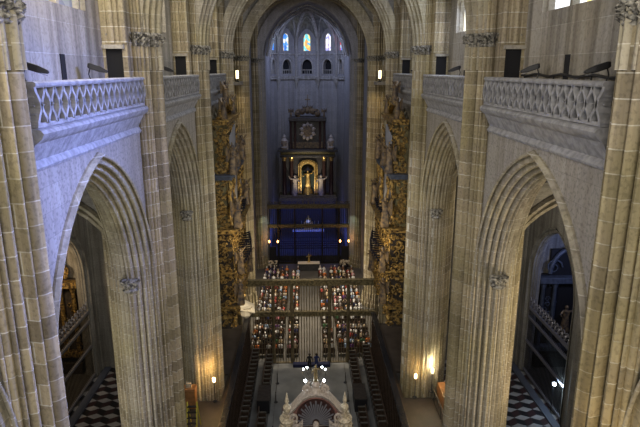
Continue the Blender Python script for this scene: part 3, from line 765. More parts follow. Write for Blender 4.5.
for x in (-2.35, 2.35):
    mb = MB(); mb.lathe([(.45, 7.9), (.4, 8.3)], (x, -1.3, 0), 10); figure(mb, (x, -1.3, 8.3), 3.6, 0, arm=1 if x > 0 else -1); mb.build('saint_statue', M['palemarble'], t, True)
# attic
mb = MB(); mb.box(-2.9, 2.9, -.4, .9, 17.1, 21.9); mb.build('attic', M['greymarble'], t, bevel=.05)
mb = MB(); mb.box(-2.7, 2.7, -.8, -.35, 17.15, 18.1); mb.build('attic_panel', M['statuedark'], t, bevel=.05)
for x in (-3.0, -2.2, 2.2, 3.0):
    mb = MB(); mb.lathe([(.26, 17.1), (.2, 17.4), (.18, 20.8), (.27, 21.2)], (x, -.7, 0), 12); mb.build('attic_column', M['redmarble'], t, True)
mb = MB(); mb.box(-3.3, 3.3, -1.1, .9, 21.2, 21.8); mb.build('attic_cornice', M['greymarble'], t, bevel=.08)
sb = MB(); n = 10
for k in range(n):
    a = 2 * pi * k / n; c = Vector((1.05 * sin(a), -.75, 19.7 + 1.05 * cos(a))); sb.sphere(c, .33, 8)
    sb.tube([(.6 * sin(a), -.7, 19.7 + .6 * cos(a)), (1.5 * sin(a), -.7, 19.7 + 1.5 * cos(a))], [.22, .04], 6)
sb.build('sunburst', M['palemarble'], t, True)
mb = MB(); mb.rings([[(.75 * cos(2 * pi * k / 20), y, 19.7 + .75 * sin(2 * pi * k / 20)) for k in range(20)] for y in (-.95, -.8)]); mb.build('medallion', M['statuedark'], t)
mb = MB()
for x in (-1.8, -.9, 0, .9, 1.8):
    mb.sphere((x, -.6, 22.2 + .55 * (1 - (x / 2) ** 2)), .5, 8)
scroll(mb, (-1.6, -.7, 22.3), .7, (1, 0, 0), 1, .16); scroll(mb, (1.6, -.7, 22.3), .7, (1, 0, 0), -1, .16)
for x in (-.5, .5): figure(mb, (x, -.6, 22.4), 1.1, 0, True)
mb.build('crown_carving', M['statuedark'], t, True)
for x in (-2.9, 2.9):
    mb = MB(); figure(mb, (x, -.7, 21.8), 1.3, 0, True); mb.build('attic_angel', M['statuedark'], t, True)
    mb = MB(); mb.lathe([(.5, 17.1), (.65, 17.4), (.3, 17.6)], (x * 1.42, -1.2, 0), 12); mb.lathe([(.3, 17.6), (.55, 18.0), (.6, 18.4), (.3, 18.8), (.35, 18.9), (.1, 19.3)], (x * 1.42, -1.2, 0), 12)
    figure(mb, (x * 1.25, -1.4, 17.1), 1.4, 0); mb.build('cherub_urn', M['palemarble'], t, True)
mb = MB(); mb.box(-.07, .07, -.67, -.53, 23.3, 25.1); mb.box(-.45, .45, -.67, -.53, 24.3, 24.45); mb.build('cross', M['statuedark'], t)
for ch in t.children:
    for v in ch.data.vertices:
        v.co.x *= .9
        v.co.z = v.co.z if v.co.z < 7.5 else (7.5 + (v.co.z - 7.5) * .8125 if v.co.z < 17.1 else 15.3 + (v.co.z - 17.1) * 1.06)
    for g in ch.children:
        for v in g.data.vertices: v.co.x *= .9; v.co.z = 7.5 + (v.co.z - 7.5) * .8125
# altar table and tabernacle
t = thing('altar_table', 'altar table with tall backing below the golden niche behind the blue lit screen', 'altar', (0, 84.6, 1.8))
mb = MB(); mb.box(-2.6, 2.6, -.6, .6, 0, 1.05); mb.build('altar_block', M['greymarble'], t, bevel=.04)
mb = MB(); mb.box(-2.5, 2.5, -.65, .65, 1.05, 1.12); mb.build('altar_cloth', mat('blue lit altar cloth', (.5, .5, .6), .8), t)
mb = MB(); mb.box(-.7, .7, .1, .6, 1.12, 2.4); mb.lathe([(.6, 2.4), (.5, 2.8), (.2, 3.1), (.05, 3.4)], (0, .35, 0), 12); mb.build('tabernacle', M['goldflat'], t)
cp = None
for k, x in enumerate((-2.2, -1.6, -1.05, 1.05, 1.6, 2.2)):
    lab = 'tall gilded candlestick on the high altar, %s from the left' % ORD[k]
    if cp is None:
        cp = thing('candlestick', lab, 'candlestick', (x, 84.6, 2.93), 0, 'high altar candlesticks')
        mb = MB(); mb.lathe([(.16, 0), (.14, .06), (.04, .15), (.06, .5), (.03, .9), (.1, .98)], (0, 0, 0), 10); mb.build('stem', M['goldflat'], cp, True)
        mb = MB(); mb.lathe([(.035, .98), (.035, 1.5)], (0, 0, 0), 8); mb.build('candle', M['ivory'], cp, True)
    else: dup(cp, (x, 84.6, 2.93), 0, lab)

# ------------------------------------------------------------ iron screens
def screen(name, label, y, hw, z1, z2, mbar, mbeam, nbar, posts, crest, z0=0):
    t = thing(name, label, 'screen', (0, y, z0))
    for k in range(nbar):
        x = -hw + 2 * hw * (k + .5) / nbar; mb = MB()
        mb.tube([(x, 0, 0), (x, 0, z1 * .45)], .035, 6); mb.sphere((x, 0, z1 * .45), .06, 6, 1.4); mb.tube([(x, 0, z1 * .45), (x, 0, z2)], .035, 6)
        mb.build('bar', mbar, t)
    for x in posts:
        mb = MB(); mb.lathe([(.2, 0), (.2, .8), (.13, 1.0), (.12, z1 - .3), (.2, z1 - .1), (.2, z1 + .3), (.13, z1 + .5), (.11, z2 - .2), (.18, z2)], (x, 0, 0), 10); mb.build('post', mbar, t, True)
    for z, h_ in ((z1, .32), (z2, .42)):
        mb = MB(); mb.box(-hw, hw, -.16, .16, z - h_ / 2, z + h_ / 2); mb.box(-hw, hw, -.22, .22, z + h_ / 2, z + h_ / 2 + .07); mb.box(-hw, hw, -.22, .22, z - h_ / 2 - .07, z - h_ / 2)
        mb.build('frieze_beam', mbeam, t)
    mb = MB(); mb.box(-hw, hw, -.12, .12, 0, .3); mb.build('bottom_rail', mbar, t)
    if crest:
        mb = MB()
        for k in range(int(2 * hw / .8)):
            x = -hw + .4 + k * .8; up = 1.0 + 1.3 * math.exp(-(x / 1.3) ** 2)
            scroll(mb, (x - .2, 0, z2 + .5), .24 * up ** .5, (1, 0, 0), 1, .045, 1.2, 10); scroll(mb, (x + .2, 0, z2 + .5), .24 * up ** .5, (1, 0, 0), -1, .045, 1.2, 10)
            mb.tube([(x, 0, z2 + .2), (x, 0, z2 + .6 + .5 * up)], [.05, .01], 5)
        for x in (-.6, .6): scroll(mb, (x, 0, z2 + 1.2), .5, (1, 0, 0), 1 if x < 0 else -1, .07)
        mb.build('scroll_crest', crest, t)
    return t
screen('choir_screen', 'tall gilded iron choir screen with two frieze beams in front of the crowd', 48.2, 6.3, 5.35, 8.45, M['gilt_iron'], M['gilt_beam'], 50, (-3.5, -1.75, 1.75, 3.5, -6.2, 6.2), None)
screen('sanctuary_screen', 'blue lit iron screen with two beams across the high altar', 77.2, 6.0, 5.7, 8.6, M['iron'], M['gilt_beam'], 44, (-4.4, -2, 2, 4.4), M['gilt_iron'])
# navy step mat and thresholds
mb = MB(); mb.box(-1.7, 1.8, 47.2, 47.8, .25, .55); tag(mb.build('step_platform', M['navy'], None, bevel=.03), 'navy covered step at the foot of the choir screen gate', 'step')
# lamps flanking the altar screen
cp = None
for x in (-5.6, -4.4, 4.5, 5.7):
    s = -1 if x < 0 else 1
    lab = 'orange lit lantern on a dark pole, %s side of the altar screen, %s one' % (SIDE[s], 'outer' if abs(x) > 5 else 'inner')
    if cp is None:
        cp = thing('pole_lantern', lab, 'lantern', (x, 75.6, 0), 0, 'altar lanterns')
        mb = MB(); mb.lathe([(.3, 0), (.28, .1), (.06, .2), (.05, 3.6), (.14, 3.7)], (0, 0, 0), 10); mb.build('pole', M['black'], cp, True)
        mb = MB(); mb.lathe([(.07, 3.7), (.11, 3.78), (.11, 3.95), (.04, 4.05)], (0, 0, 0), 10); mb.build('lit_glass', M['warmbulb'], cp, True)
    else: dup(cp, (x, 75.6, 0), 0, lab)
    light('POINT', (x, 75.3, 4.4), 25, (1, .5, .2), rad=.1)
for s in (-1, 1):
    t = thing('banner_stand', 'tall dark banner stand beside the %s end of the altar screen' % SIDE[s], 'stand', (s * 5.1, 75.0, 0))
    mb = MB(); mb.box(-.5, .5, -.06, .06, .3, 3.3); mb.build('banner', M['black'], t); mb = MB(); mb.lathe([(.35, 0), (.3, .3)], (0, 0, 0), 10); mb.build('foot', M['iron'], t)
# processional altar in the crossing between crowd and sanctuary
t = thing('free_standing_altar', 'small altar with golden crest standing in front of the sanctuary screen', 'altar', (0, 74.5, 0))
mb = MB(); mb.box(-1.5, 1.5, -.5, .5, 0, 1.0); mb.build('altar_block', M['greymarble'], t, bevel=.03)
mb = MB(); mb.box(-1.55, 1.55, -.55, .55, 1.0, 1.06); mb.build('altar_cloth', M['cloth'], t)
mb = MB(); figure(mb, (0, .2, 1.06), 1.2, 0); mb.build('statue', M['goldflat'], t, True)
for s in (-1, 1):
    t = thing('flower_arrangement', 'white flower arrangement on a stand at the %s front of the crowd' % SIDE[s], 'flowers', (s * 5.0, 73.2, 0))
    mb = MB(); mb.lathe([(.3, 0), (.1, .2), (.12, .9), (.3, 1.1)], (0, 0, 0), 10); mb.build('vase', M['greymarble'], t, True)
    mb = MB(); rr = random.Random(s + 5)
    for k in range(34): mb.sphere((rr.uniform(-.6, .6), rr.uniform(-.35, .35), rr.uniform(1.15, 1.8)), rr.uniform(.09, .15), 6)
    mb.build('blossoms', M['ivory'], t, True)

# ------------------------------------------------------------ organs
def organ(s):
    rz = s * pi / 2 * -1        # local -y faces the nave centre
    t = thing('pipe_organ', 'towering gilded pipe organ with carved angels on the %s side above the choir' % SIDE[s], 'organ', (s * 6.86, 42.5, 0), 0)
    sx = -s                     # direction towards the nave centre
    def X(d): return sx * d     # depth d out from wall
    def bx(mb, d0, d1, y0, y1, z0, z1, tp=1):
        a, b = sorted((X(d0), X(d1))); mb.box(a, b, y0, y1, z0, z1, taper=tp)
    rr = random.Random(11)
    mb = MB(); bx(mb, 0, .8, -4.0, 4.0, 8.6, 10.2); bx(mb, 0, 1.1, -3.9, 3.9, 10.2, 16.2); mb.build('lower_case', M['darkcase'], t)
    mb = MB(); bx(mb, 0, .8, -3.7, 3.7, 16.2, 20.2); bx(mb, 0, .6, -3.3, 3.3, 20.2, 24.0); mb.build('upper_case', M['olive'], t)
    for z, d, w_ in ((10.2, 1.35, 4.1), (12.9, 1.3, 4.0), (16.2, 1.6, 4.1), (20.1, 1.25, 3.9), (23.9, 1.0, 3.4)):
        mb = MB(); bx(mb, 0, d, -w_, w_, z - .14, z + .1); bx(mb, 0, d + .12, -w_ - .1, w_ + .1, z + .1, z + .22); mb.build('cornice', M['gold'] if z != 20.1 else M['bluegrey'], t)
    # pilasters with twisted columns
    for y in (-3.7, -1.9, 1.9, 3.7):
        for z0, z1 in ((8.7, 10), (10.6, 12.6), (13.2, 16), (16.6, 19.8)):
            mb = MB(); pts = []; n = 16
            for k in range(n): 
                q = k / (n - 1); pts.append((X(1.05 + .07 * cos(q * 14)), y + .07 * sin(q * 14), z0 + (z1 - z0) * q))
            mb.tube(pts, .17, 8); mb.build('twisted_column', M['gold'], t, True)
    # pipes in the upper fields
    for (ya, yb, z0, hgt) in ((-1.6, 1.6, 16.6, 3.2), (-1.5, 1.5, 20.5, 3.0), (-3.4, -2.1, 16.6, 2.6), (2.1, 3.4, 16.6, 2.6)):
        n = max(5, int((yb - ya) / .32))
        for k in range(n):
            y = ya + (yb - ya) * (k + .5) / n; q = 1 - abs((k + .5) / n - .5) * .5; d = .85 + .18 * (1 - abs((k + .5) / n - .5) * 2)
            mb = MB(); mb.lathe([(.03, z0), (.1, z0 + .4), (.1, z0 + hgt * q)], (X(d), y, 0), 8); mb.build('organ_pipe', M['tin'], t, True)
    # horizontal trumpets
    for row, (z, n, w_) in enumerate(((16.9, 9, 3.3), (13.3, 11, 3.4), (14.3, 7, 2.2))):
        for k in range(n):
            y = -w_ + 2 * w_ * (k + .5) / n; ln = .75 + .35 * (1 - abs((k + .5) / n - .5) * 2)
            if row == 0: ln *= .6
            mb = MB(); mb.tube([(X(1.0), y, z), (X(1.0 + ln * .8), y, z + .12), (X(1.0 + ln), y, z + .14)], [.03, .07, .14], 8); mb.build('horizontal_trumpet', M['trumpet'], t, True)
    # gilded scrollwork all over the case
    mb = MB()
    for k in range(520):
        z = rr.uniform(9.0, 16); y = rr.uniform(-3.9, 3.9)
        d = 1.15 if z > 10.2 else .95
        scroll(mb, (X(d + rr.uniform(0, .15)), y, z), rr.uniform(.1, .27), (0, 1, 0), rr.choice((-1, 1)), .06, 1.2, 8)
    for k in range(90):
        z = rr.uniform(16.4, 23.8); y = rr.uniform(-3.5, 3.5) * (1 if z < 20 else .85)
        scroll(mb, (X(.85 + rr.uniform(0, .1)), y, z), rr.uniform(.15, .35), (0, 1, 0), rr.choice((-1, 1)), .07, 1.2, 8)
    # west flank of the case, seen from the loft
    for k in range(230):
        z = rr.uniform(8.8, 23.5); dd = rr.uniform(.1, 1.0)
        scroll(mb, (X(dd), -4.0 if z < 16 else (-3.75 if z < 20 else -3.35), z), rr.uniform(.1, .25), (1, 0, 0), rr.choice((-1, 1)), .06, 1.2, 8)
    mb.build('gilded_scrollwork', M['gold'], t, True)
    # statues
    for (y, z, d, h_, wg) in ((-3.6, 10.4, 1.5, 2.0, True), (3.6, 10.4, 1.5, 2.0, True), (-3.6, 16.4, 1.5, 2.2, True), (3.6, 16.4, 1.4, 2.2, True), (-3.4, 20.3, 1.3, 2.1, True), (0, 20.3, 1.2, 1.8, False), (3.4, 20.3, 1.2, 2.0, True), (-2.6, 24.1, .7, 1.5, True), (0, 25.0, .5, 1.7, True), (2.6, 24.1, .7, 1.5, True), (-3.7, 12.95, 1.6, 1.9, True)):
        mb = MB(); figure(mb, (X(d), y, z), h_, -s * pi / 2 if False else (pi / 2 if s < 0 else -pi / 2), wg); mb.build('angel_statue', M['statuedark'], t, True)
    mb = MB()
    mb.tube([(X(.4), -3.0 + 6.0 * k / 16, 24.1 + 1.0 * sin(pi * k / 16)) for k in range(17)], .22, 8)
    for y in (-1.9, 1.9): scroll(mb, (X(.6), y, 24.8), .6, (0, 1, 0), 1 if y < 0 else -1, .13)
    mb.build('curved_crest', M['gold'], t, True)
organ(-1); organ(1)

# ------------------------------------------------------------ choir enclosure, decks and stalls
for s in (-1, 1):
    t = thing('choir_enclosure', 'walnut choir enclosure with flat brown roof deck behind the %s stalls' % SIDE[s], 'enclosure', (s * 5.9, 38, 0))
    mb = MB(); a, b = sorted((0, s * .22)); mb.box(a, b, -9.5, 9.8, .6, 5.5); mb.build('back_wall', M['wood'], t, bevel=.02)
    mb = MB(); a, b = sorted((s * 6.14, s * 8.45)); mb.box(a, b, 28.5, 34.7, 4.8, 4.95); mb.box(*sorted((s * 6.14, s * 6.46)), 34.7, 38.3, 4.8, 4.95); mb.box(a, b, 38.3, 46.7, 4.8, 4.95); struct(mb.build('floor', M['woodb']))
    mb = MB(); a, b = sorted((s * -.3, s * .14)); mb.box(a, b, -9.5, 9.8, 5.45, 5.62); mb.build('canopy_cornice', mat('dusty cornice %d' % s, (.022, .022, .026), .25, var=.3), t, bevel=.03)
    mb = MB()
    for k in range(27): 
        y = -9.3 + k * .7; mb.box(*sorted((-s * .3, 0)), y, y + .08, 1.7, 5.4)
        mb.tube([(-s * .05, y + .35 + .27 * cos(pi * j / 8), 4.6 + .3 * sin(pi * j / 8)) for j in range(9)], .05, 5)
    mb.build('carved_panels', M['wood'], t)
def make_stall(label, group, nm='choir_stall'):
    t = thing(nm, label, 'choir stall', (0, 0, 0), 0, group)      # faces +x
    mb = MB(); mb.box(-.02, .5, -.29, .29, .42, .5); mb.build('seat', M['wood'], t, bevel=.015)
    mb = MB(); mb.box(-.12, -.03, -.345, .345, .0, 1.15); mb.build('backrest', M['wood'], t)
    mb = MB(); mb.box(-.05, .5, -.34, -.28, 0, .95); mb.box(.35, .5, -.34, -.25, .0, .4); mb.build('side_panel', M['wood'], t, bevel=.01)
    mb = MB(); mb.rings([[(x, y - .27, z) for x, y in ((-.12, -.08), (.35, -.06), (.5, -.08), (.56, 0), (.5, .08), (.35, .06), (-.12, .08))] for z in (.95, 1.02)]); mb.build('armrest', M['seat'], t)
    return t
proto = None
for s in (-1, 1):
    for row, (x, z) in enumerate(((5.42, 1.2), (4.15, .6))):
        nmr = ('upper', 'lower')[row]
        n = 0
        for k in range(18):
            y = 47.6 - k * .7
            if row == 1 and 39.1 < y < 42.2: continue
            lab = 'dark walnut stall, %s %s choir row, %s from the iron screen' % (nmr, SIDE[s], ORD[n]); n += 1
            g = '%s choir stalls on the %s' % (nmr, SIDE[s])
            if proto is None: proto = make_stall(lab, g); c = proto
            else: c = copy_tree(proto); c['label'] = lab; c['group'] = g
            c.location = (s * x, y, z); c.rotation_euler = (0, 0, 0 if s < 0 else pi)
    # step under the upper row and desk fronts
    mb = MB(); mb.box(*sorted((s * 4.95, s * 5.88)), 34.8, 48.1, .6, 1.2); struct(mb.build('floor', M['walk']))
    tt = thing('stall_desk', 'long sloping book desk in front of the lower %s stalls' % SIDE[s], 'desk', (s * 3.3, 41, .25))
    # dark console in the gap of the lower row
    tt.location = (s * 3.95, 40.65, .6)
    tt['label'] = 'black boxy music desk interrupting the lower stalls on the %s' % SIDE[s]; tt.name = 'music_desk'
    mb = MB(); mb.box(-.5, .5, -1.15, 1.15, 0, 1.15); mb.build('cabinet', M['black'], tt, bevel=.03)
    mb = MB(); mb.box(-.52, .52, -1.17, 1.17, 1.15, 1.2); mb.build('desk_top', M['darkcase'], tt, bevel=.01)
    # roped stanchions
    for j, y in enumerate((44.5, 41.6, 37.0)):
        q = thing('stanchion', 'slim rope barrier post on the choir floor, %s side, %s from the screen' % (SIDE[s], ORD[j]), 'barrier post', (s * 3.05, y, .25), 0, 'choir floor barrier posts')
        mb = MB(); mb.lathe([(.17, 0), (.16, .04), (.03, .06), (.025, .9), (.06, .93), (.02, 1.0)], (0, 0, 0), 10); mb.build('post', M['black'], q, True)
    mb = MB(); mb.tube([(s * 3.05, 47.4 - k * .5, 1.12 + .1 * cos(k * 1.05)) for k in range(24)], .02, 5)
    tag(mb.build('barrier_rope', M['seat'], None), 'thin pale rope along the %s side of the choir floor' % SIDE[s], 'rope')

# pulpit-like lit white piece by the left end of the choir screen
t = thing('pulpit', 'pale lit stone pulpit canopy at the left end of the choir screen', 'pulpit', (-5.95, 46.9, 5.63))
mb = MB(); mb.lathe([(.3, 0), (.55, .3), (.6, 1.0), (.68, 1.1)], (0, 0, 0), 8); mb.build('tub', M['cloth'], t)
mb = MB(); mb.poly([(-.7, -.7, 1.1), (.9, -.5, .7), (.7, .9, .9), (-.5, .7, 1.6)]); mb.poly([(-.7, -.7, 1.0), (.9, -.5, .6), (.7, .9, .8), (-.5, .7, 1.5)]); 
mb.rings([[(-.7, -.7, 1.1), (.9, -.5, .7), (.7, .9, .9), (-.5, .7, 1.6)], [(-.7, -.7, 1.02), (.9, -.5, .62), (.7, .9, .82), (-.5, .7, 1.52)]]); mb.build('draped_cover', M['cloth'], t)
light('SPOT', (-4.6, 42.5, 10), 900, (1, .85, .6), (-6.3, 46.6, 6.5), spot=35)  # unseen spot added to brighten the pulpit

# objects on the decks beside the third piers
t = thing('wooden_cabinet', 'orange brown wooden cabinet standing by the third left pier', 'cabinet', (-8.5, 34.1, 4.95))
mb = MB(); mb.box(-.45, .45, -.35, .35, 0, 1.5); mb.build('body', M['woodr'], t, bevel=.03)
mb = MB(); mb.box(-.4, .4, -.38, -.35, .1, 1.4); mb.build('door', M['woodr'], t); mb = MB(); mb.box(-.2, .15, -.1, .15, 1.5, 1.8); mb.build('papers', M['ivory'], t)
mb = MB(); mb.box(-11.2, -8.5, 28.5, 34.7, 4.75, 4.94); mb.box(8.5, 11.0, 28.5, 34.7, 4.75, 4.94); struct(mb.build('floor', M['woodb']))
t = thing('step_ladder', 'yellow and black folding step ladder on the deck by the left pier', 'ladder', (-7.7, 31.0, 4.95))
mb = MB()
for x in (-.3, .3): mb.tube([(x, -.5, 0), (x, .2, 2.2)], .05, 6)
mb.build('rails', M['yellow'], t); 
for k in range(6):
    mb = MB(); z = .3 + k * .33; mb.box(-.3, .3, -.5 + z * .318 - .08, -.5 + z * .318 + .08, z - .03, z + .03); mb.build('tread', M['black'], t)
mb = MB()
for x in (-.3, .3): mb.tube([(x, 1.0, 0), (x, .25, 2.2)], .035, 6)
mb.build('rear_rails', M['yellow'], t)
def upright_lamp(label, loc, col=(1, .6, .2), e=120):
    t = thing('standing_lamp', label, 'lamp', loc)
    mb = MB(); mb.lathe([(.16, 0), (.15, .04), (.025, .08), (.025, 1.5)], (0, 0, 0), 8); mb.build('stand', M['black'], t, True)
    mb = MB(); mb.lathe([(.05, 1.5), (.1, 1.55), (.1, 1.8), (.04, 1.85)], (0, 0, 0), 8); mb.build('lit_bulb', M['warmlamp'], t, True)
    light('POINT', (loc[0], loc[1], loc[2] + 2.1), e, col, rad=.08)
upright_lamp('warm lamp glowing at the foot of the third left pier', (-6.85, 34.5, 5.05))
upright_lamp('warm lamp glowing at the left foot of the third right pier', (7.2, 34.6, 5.05), e=45)
upright_lamp('bright warm lamp beside the brown desk at the third right pier', (8.35, 34.55, 5.5), (1, .85, .55), 110)
t = thing('reading_desk', 'polished brown desk with raised back beside the third right pier', 'desk', (9.1, 33.5, 4.95))
mb = MB(); mb.box(-.35, .35, -1.1, 1.1, 0, 1.3); mb.build('body', M['woodr'], t, bevel=.03); mb = MB(); mb.box(.25, .35, -1.1, 1.1, 1.3, 1.8); mb.build('back', M['woodr'], t, bevel=.02)
mb = MB()
for k in range(8): mb.tube([(8.45, 28.6 + k * .9, 4.9), (8.45, 28.6 + k * .9, 5.9)], .03, 6)
mb.tube([(8.45, 28.6, 5.9), (8.45, 34.9, 5.9)], .045, 6)
tag(mb.build('guard_rail', M['seat'], None), 'thin pale guard rail along the outer edge of the right deck', 'railing')

# ------------------------------------------------------------ monument on the back of the choir, foreground bottom
TY = 27.0
t = thing('choir_back_altarpiece', 'ornate pink marble pediment with dark sunburst at the bottom centre', 'altarpiece', (.05, TY, 0)); t.scale = (.77, 1, 1)
mb = MB(); mb.box(-2.5, 2.5, 0, 1.4, 0, 8.6); mb.build('marble_wall', M['redmarble'], t, bevel=.04)
mb = MB(); mb.rings([[(1.45 * sin(R(-100 + 200 * k / 24)), y, 8.85 + 1.28 * cos(R(-100 + 200 * k / 24))) for k in range(25)] for y in (-.42, -.2)]); mb.build('dark_glory_field', M['redmarble'], t)
mb = MB(); mb.box(-2.5, 2.5, -.25, .25, 8.4, 8.8); mb.build('cornice', M['palemarble'], t, bevel=.06)
# broken curved pediment
mb = MB()
for s in (-1, 1):
    path = [(s * 2.05, 9.2), (s * 1.7, 9.45), (s * 1.3, 9.85), (s * .9, 10.2), (s * .45, 10.4), (s * .0, 10.45)]
    prev = [[(x, -.35, z - .15), (x, -.5, z + .08), (x, .35, z + .12), (x, .35, z - .2)] for x, z in path]; mb.rings(prev)
mb.build('pediment_moulding', M['palemarble'], t, bevel=.02)
mb = MB(); pp = [(-1.9, 8.8), (-1.6, 9.3), (-.9, 10.05), (0, 10.3), (.9, 10.05), (1.6, 9.3), (1.9, 8.8)]
mb.rings([[(x, y, z) for x, z in pp] for y in (-.2, .3)]); mb.build('pediment_field', M['pink'], t)
mb = MB()
for k in range(25):
    a = R(-100 + 200 * k / 24); ln = 1.15 if k % 2 else 1.35; c0 = Vector((0, -.55, 8.85))
    u = Vector((sin(a), 0, cos(a))); v = Vector((cos(a), 0, -sin(a)))
    p0_, p1_ = c0 + u * .25, c0 + u * ln
    mb.rings([[p0_ + v * .02, p0_ - v * .02, p0_ + Vector((0, .06, 0))], [p1_ + v * .055, p1_ - v * .055, p1_ + Vector((0, .08, 0))]])
mb.build('sunburst_rays', M['steel'], t)
mb = MB(); mb.sphere((0, -.6, 8.75), .24, 10); mb.lathe([(.3, 8.3), (.15, 8.5)], (0, -.6, 0), 10); figure(mb, (0, -.65, 8.2), .7, 0); mb.build('dove_boss', M['palemarble'], t, True)
for s in (-1, 1):
    mb = MB(); mb.lathe([(.42, 7.6), (.46, 8.2), (.36, 8.35), (.5, 8.9), (.55, 9.0), (.42, 9.05), (.3, 9.15), (.34, 9.3)], (s * 2.05, -.3, 0), 12)
    for k in range(14):
        a = k * 2 * pi / 14; mb.sphere((s * 2.05 + .45 * cos(a), -.3 + .45 * sin(a), 8.6 + .18 * sin(k * 2.4)), .15, 7)
    mb.build('carved_pedestal', M['ivory'], t, True)
    mb = MB(); mb.lathe([(.12, 9.3), (.2, 9.42), (.28, 9.6), (.28, 9.72), (.13, 9.85), (.09, 9.95), (.15, 10.05), (.1, 10.25), (.02, 10.6)], (s * 2.05, -.3, 0), 12); mb.build('flame_urn', M['ivory'], t, True)
    mb = MB(); figure(mb, (s * 1.35, -.7, 7.9), 1.2, 0, True, arm=-s); scroll(mb, (s * 1.55, -.5, 9.1), .3, (1, 0, 0), s, .09); mb.build('cherub', M['palemarble'], t, True)
    mb = MB(); scroll(mb, (s * .6, 0, 10.55), .3, (1, 0, 0), s, .1); figure(mb, (s * .5, .05, 10.4), .7, 0); mb.build('crest_figure', M['palemarble'], t, True)
mb = MB(); mb.lathe([(.42, 10.35), (.38, 10.6), (.24, 10.75), (.3, 10.9), (.16, 11.1)], (0, 0, 0), 12); mb.build('crest_base', M['palemarble'], t, True)
mb = MB(); figure(mb, (0, 0, 10.9), 1.15, 0); mb.build('crowning_statue', mat('bronze gilt statue', (.35, .28, .15), .4, .5, var=.5, vscale=8), t, True)
t = thing('candelabrum', 'bright white electric candelabrum around the crowning statue of the pediment', 'candelabrum', (.0, TY + .7, 10.3))
mb = MB(); mb.tube([(0, 0, -1.7), (0, 0, 1.0)], .05, 8)
BP = [(-.52, 0, .38), (.52, 0, .38), (-.42, .05, 1.18), (.42, .05, 1.18), (-.62, .05, 1.08), (.6, .05, 1.05), (-.62, -.05, -.2), (.6, -.05, -.1)]
for x, y, z in BP: mb.tube([(0, 0, z - .7), (x * .6, y, z - .6), (x, y, z - .35), (x, y, z - .1)], .025, 6)
mb.build('branching_stem', M['seat'], t, True)
for k, (x, y, z) in enumerate(BP):
    mb = MB(); mb.sphere((x, y, z), .085 if k < 2 else .055, 10); mb.build('lit_bulb', M['bulb'], t, True)
light('POINT', (0, TY + 1.8, 11.6), 160, (.85, .95, 1), rad=.3)
light('SPOT', (0, 21, 15), 260, (1, .9, .78), (0, TY, 9), spot=40)

# ------------------------------------------------------------ seated congregation
def skin_person(kind):
    bm = bmesh.new(); rad = {}
    def v(p, r): q = bm.verts.new(p); rad[len(rad)] = r; return q
    lean = .08 if kind else 0; y = lean
    pel = v((0, 0, .5), (.16, .13)); wa = v((0, .02 + y * .4, .72), (.145, .11)); ch = v((0, .03 + y, .95), (.17, .12)); nk = v((0, .03 + y, 1.14), (.06, .06)); hd = v((0, .06 + y * 1.3, 1.26), (.085, .095)); tp = v((0, .06 + y * 1.3, 1.36), (.07, .08))
    E = [(pel, wa), (wa, ch), (ch, nk), (nk, hd), (hd, tp)]
    for s in (-1, 1):
        hp = v((s * .1, .05, .5), (.1, .1)); kn = v((s * .12, .47, .5), (.075, .075)); an = v((s * .12, .47, .1), (.045, .045)); ft = v((s * .13, .62, .05), (.045, .035))
        E += [(pel, hp), (hp, kn), (kn, an), (an, ft)]
        sh = v((s * .19, .03 + y, 1.04), (.065, .065)); el = v((s * .24, .08 + y, .78), (.05, .05)); ha = v((s * (.12 if kind != 2 else .2), .3, .64), (.035, .035))
        E += [(ch, sh), (sh, el), (el, ha)]
    for a, b in E: bm.edges.new((a, b))
    me = bpy.data.meshes.new('sk'); bm.to_mesh(me); bm.free(); o = bpy.data.objects.new('sk', me); C.objects.link(o)
    o.modifiers.new('s', 'SKIN')
    for i, q in enumerate(me.skin_vertices[0].data): q.radius = rad[i]; q.use_root = (i == 0)
    m = o.modifiers.new('u', 'SUBSURF'); m.levels = 1
    dg = bpy.context.evaluated_depsgraph_get(); me2 = bpy.data.meshes.new_from_object(o.evaluated_get(dg), depsgraph=dg)
    bpy.data.objects.remove(o); me2.name = 'person'
    return me2
CL = [('red', (.32, .05, .04)), ('white', (.7, .7, .68)), ('black', (.012, .012, .014)), ('navy', (.02, .03, .1)), ('orange', (.55, .16, .04)), ('beige', (.5, .4, .27)), ('grey', (.2, .2, .2)), ('pale blue', (.3, .42, .6)), ('pink', (.6, .25, .28)), ('brown', (.12, .06, .03)), ('purple', (.12, .04, .16)), ('green', (.05, .14, .06))]
CM = [mat('%s clothing' % n, c, .85) for n, c in CL]; TR = mat('dark trousers', (.03, .03, .04), .85)
pm = []
for kd in range(3):
    me = skin_person(kd); me.materials.clear()
    for m in (CM[0], TR, M['skin']): me.materials.append(m)
    for p in me.polygons:
        c = p.center
        p.material_index = 2 if c.z > 1.13 or (c.z < .7 and c.z > .58 and c.y > .22) else (1 if (c.z < .56) else 0)
        p.use_smooth = True
    pm.append(me)
hb = MB(); rows = []
for i in range(6):
    a = pi * .55 * i / 5
    rows.append([(.118 * sin(a) * cos(2 * pi * k / 12) + 0, -.015 + .128 * sin(a) * sin(2 * pi * k / 12) , .13 * cos(a)) for k in range(12)])
hb.rings(rows, True, False)
hair_me = hb.build('hair', M['hair'][0], None, True); hair_mesh = hair_me.data; bpy.data.objects.remove(hair_me)
hair_names = ['dark', 'brown', 'grey', 'white', 'blond']
rnd = random.Random(21)
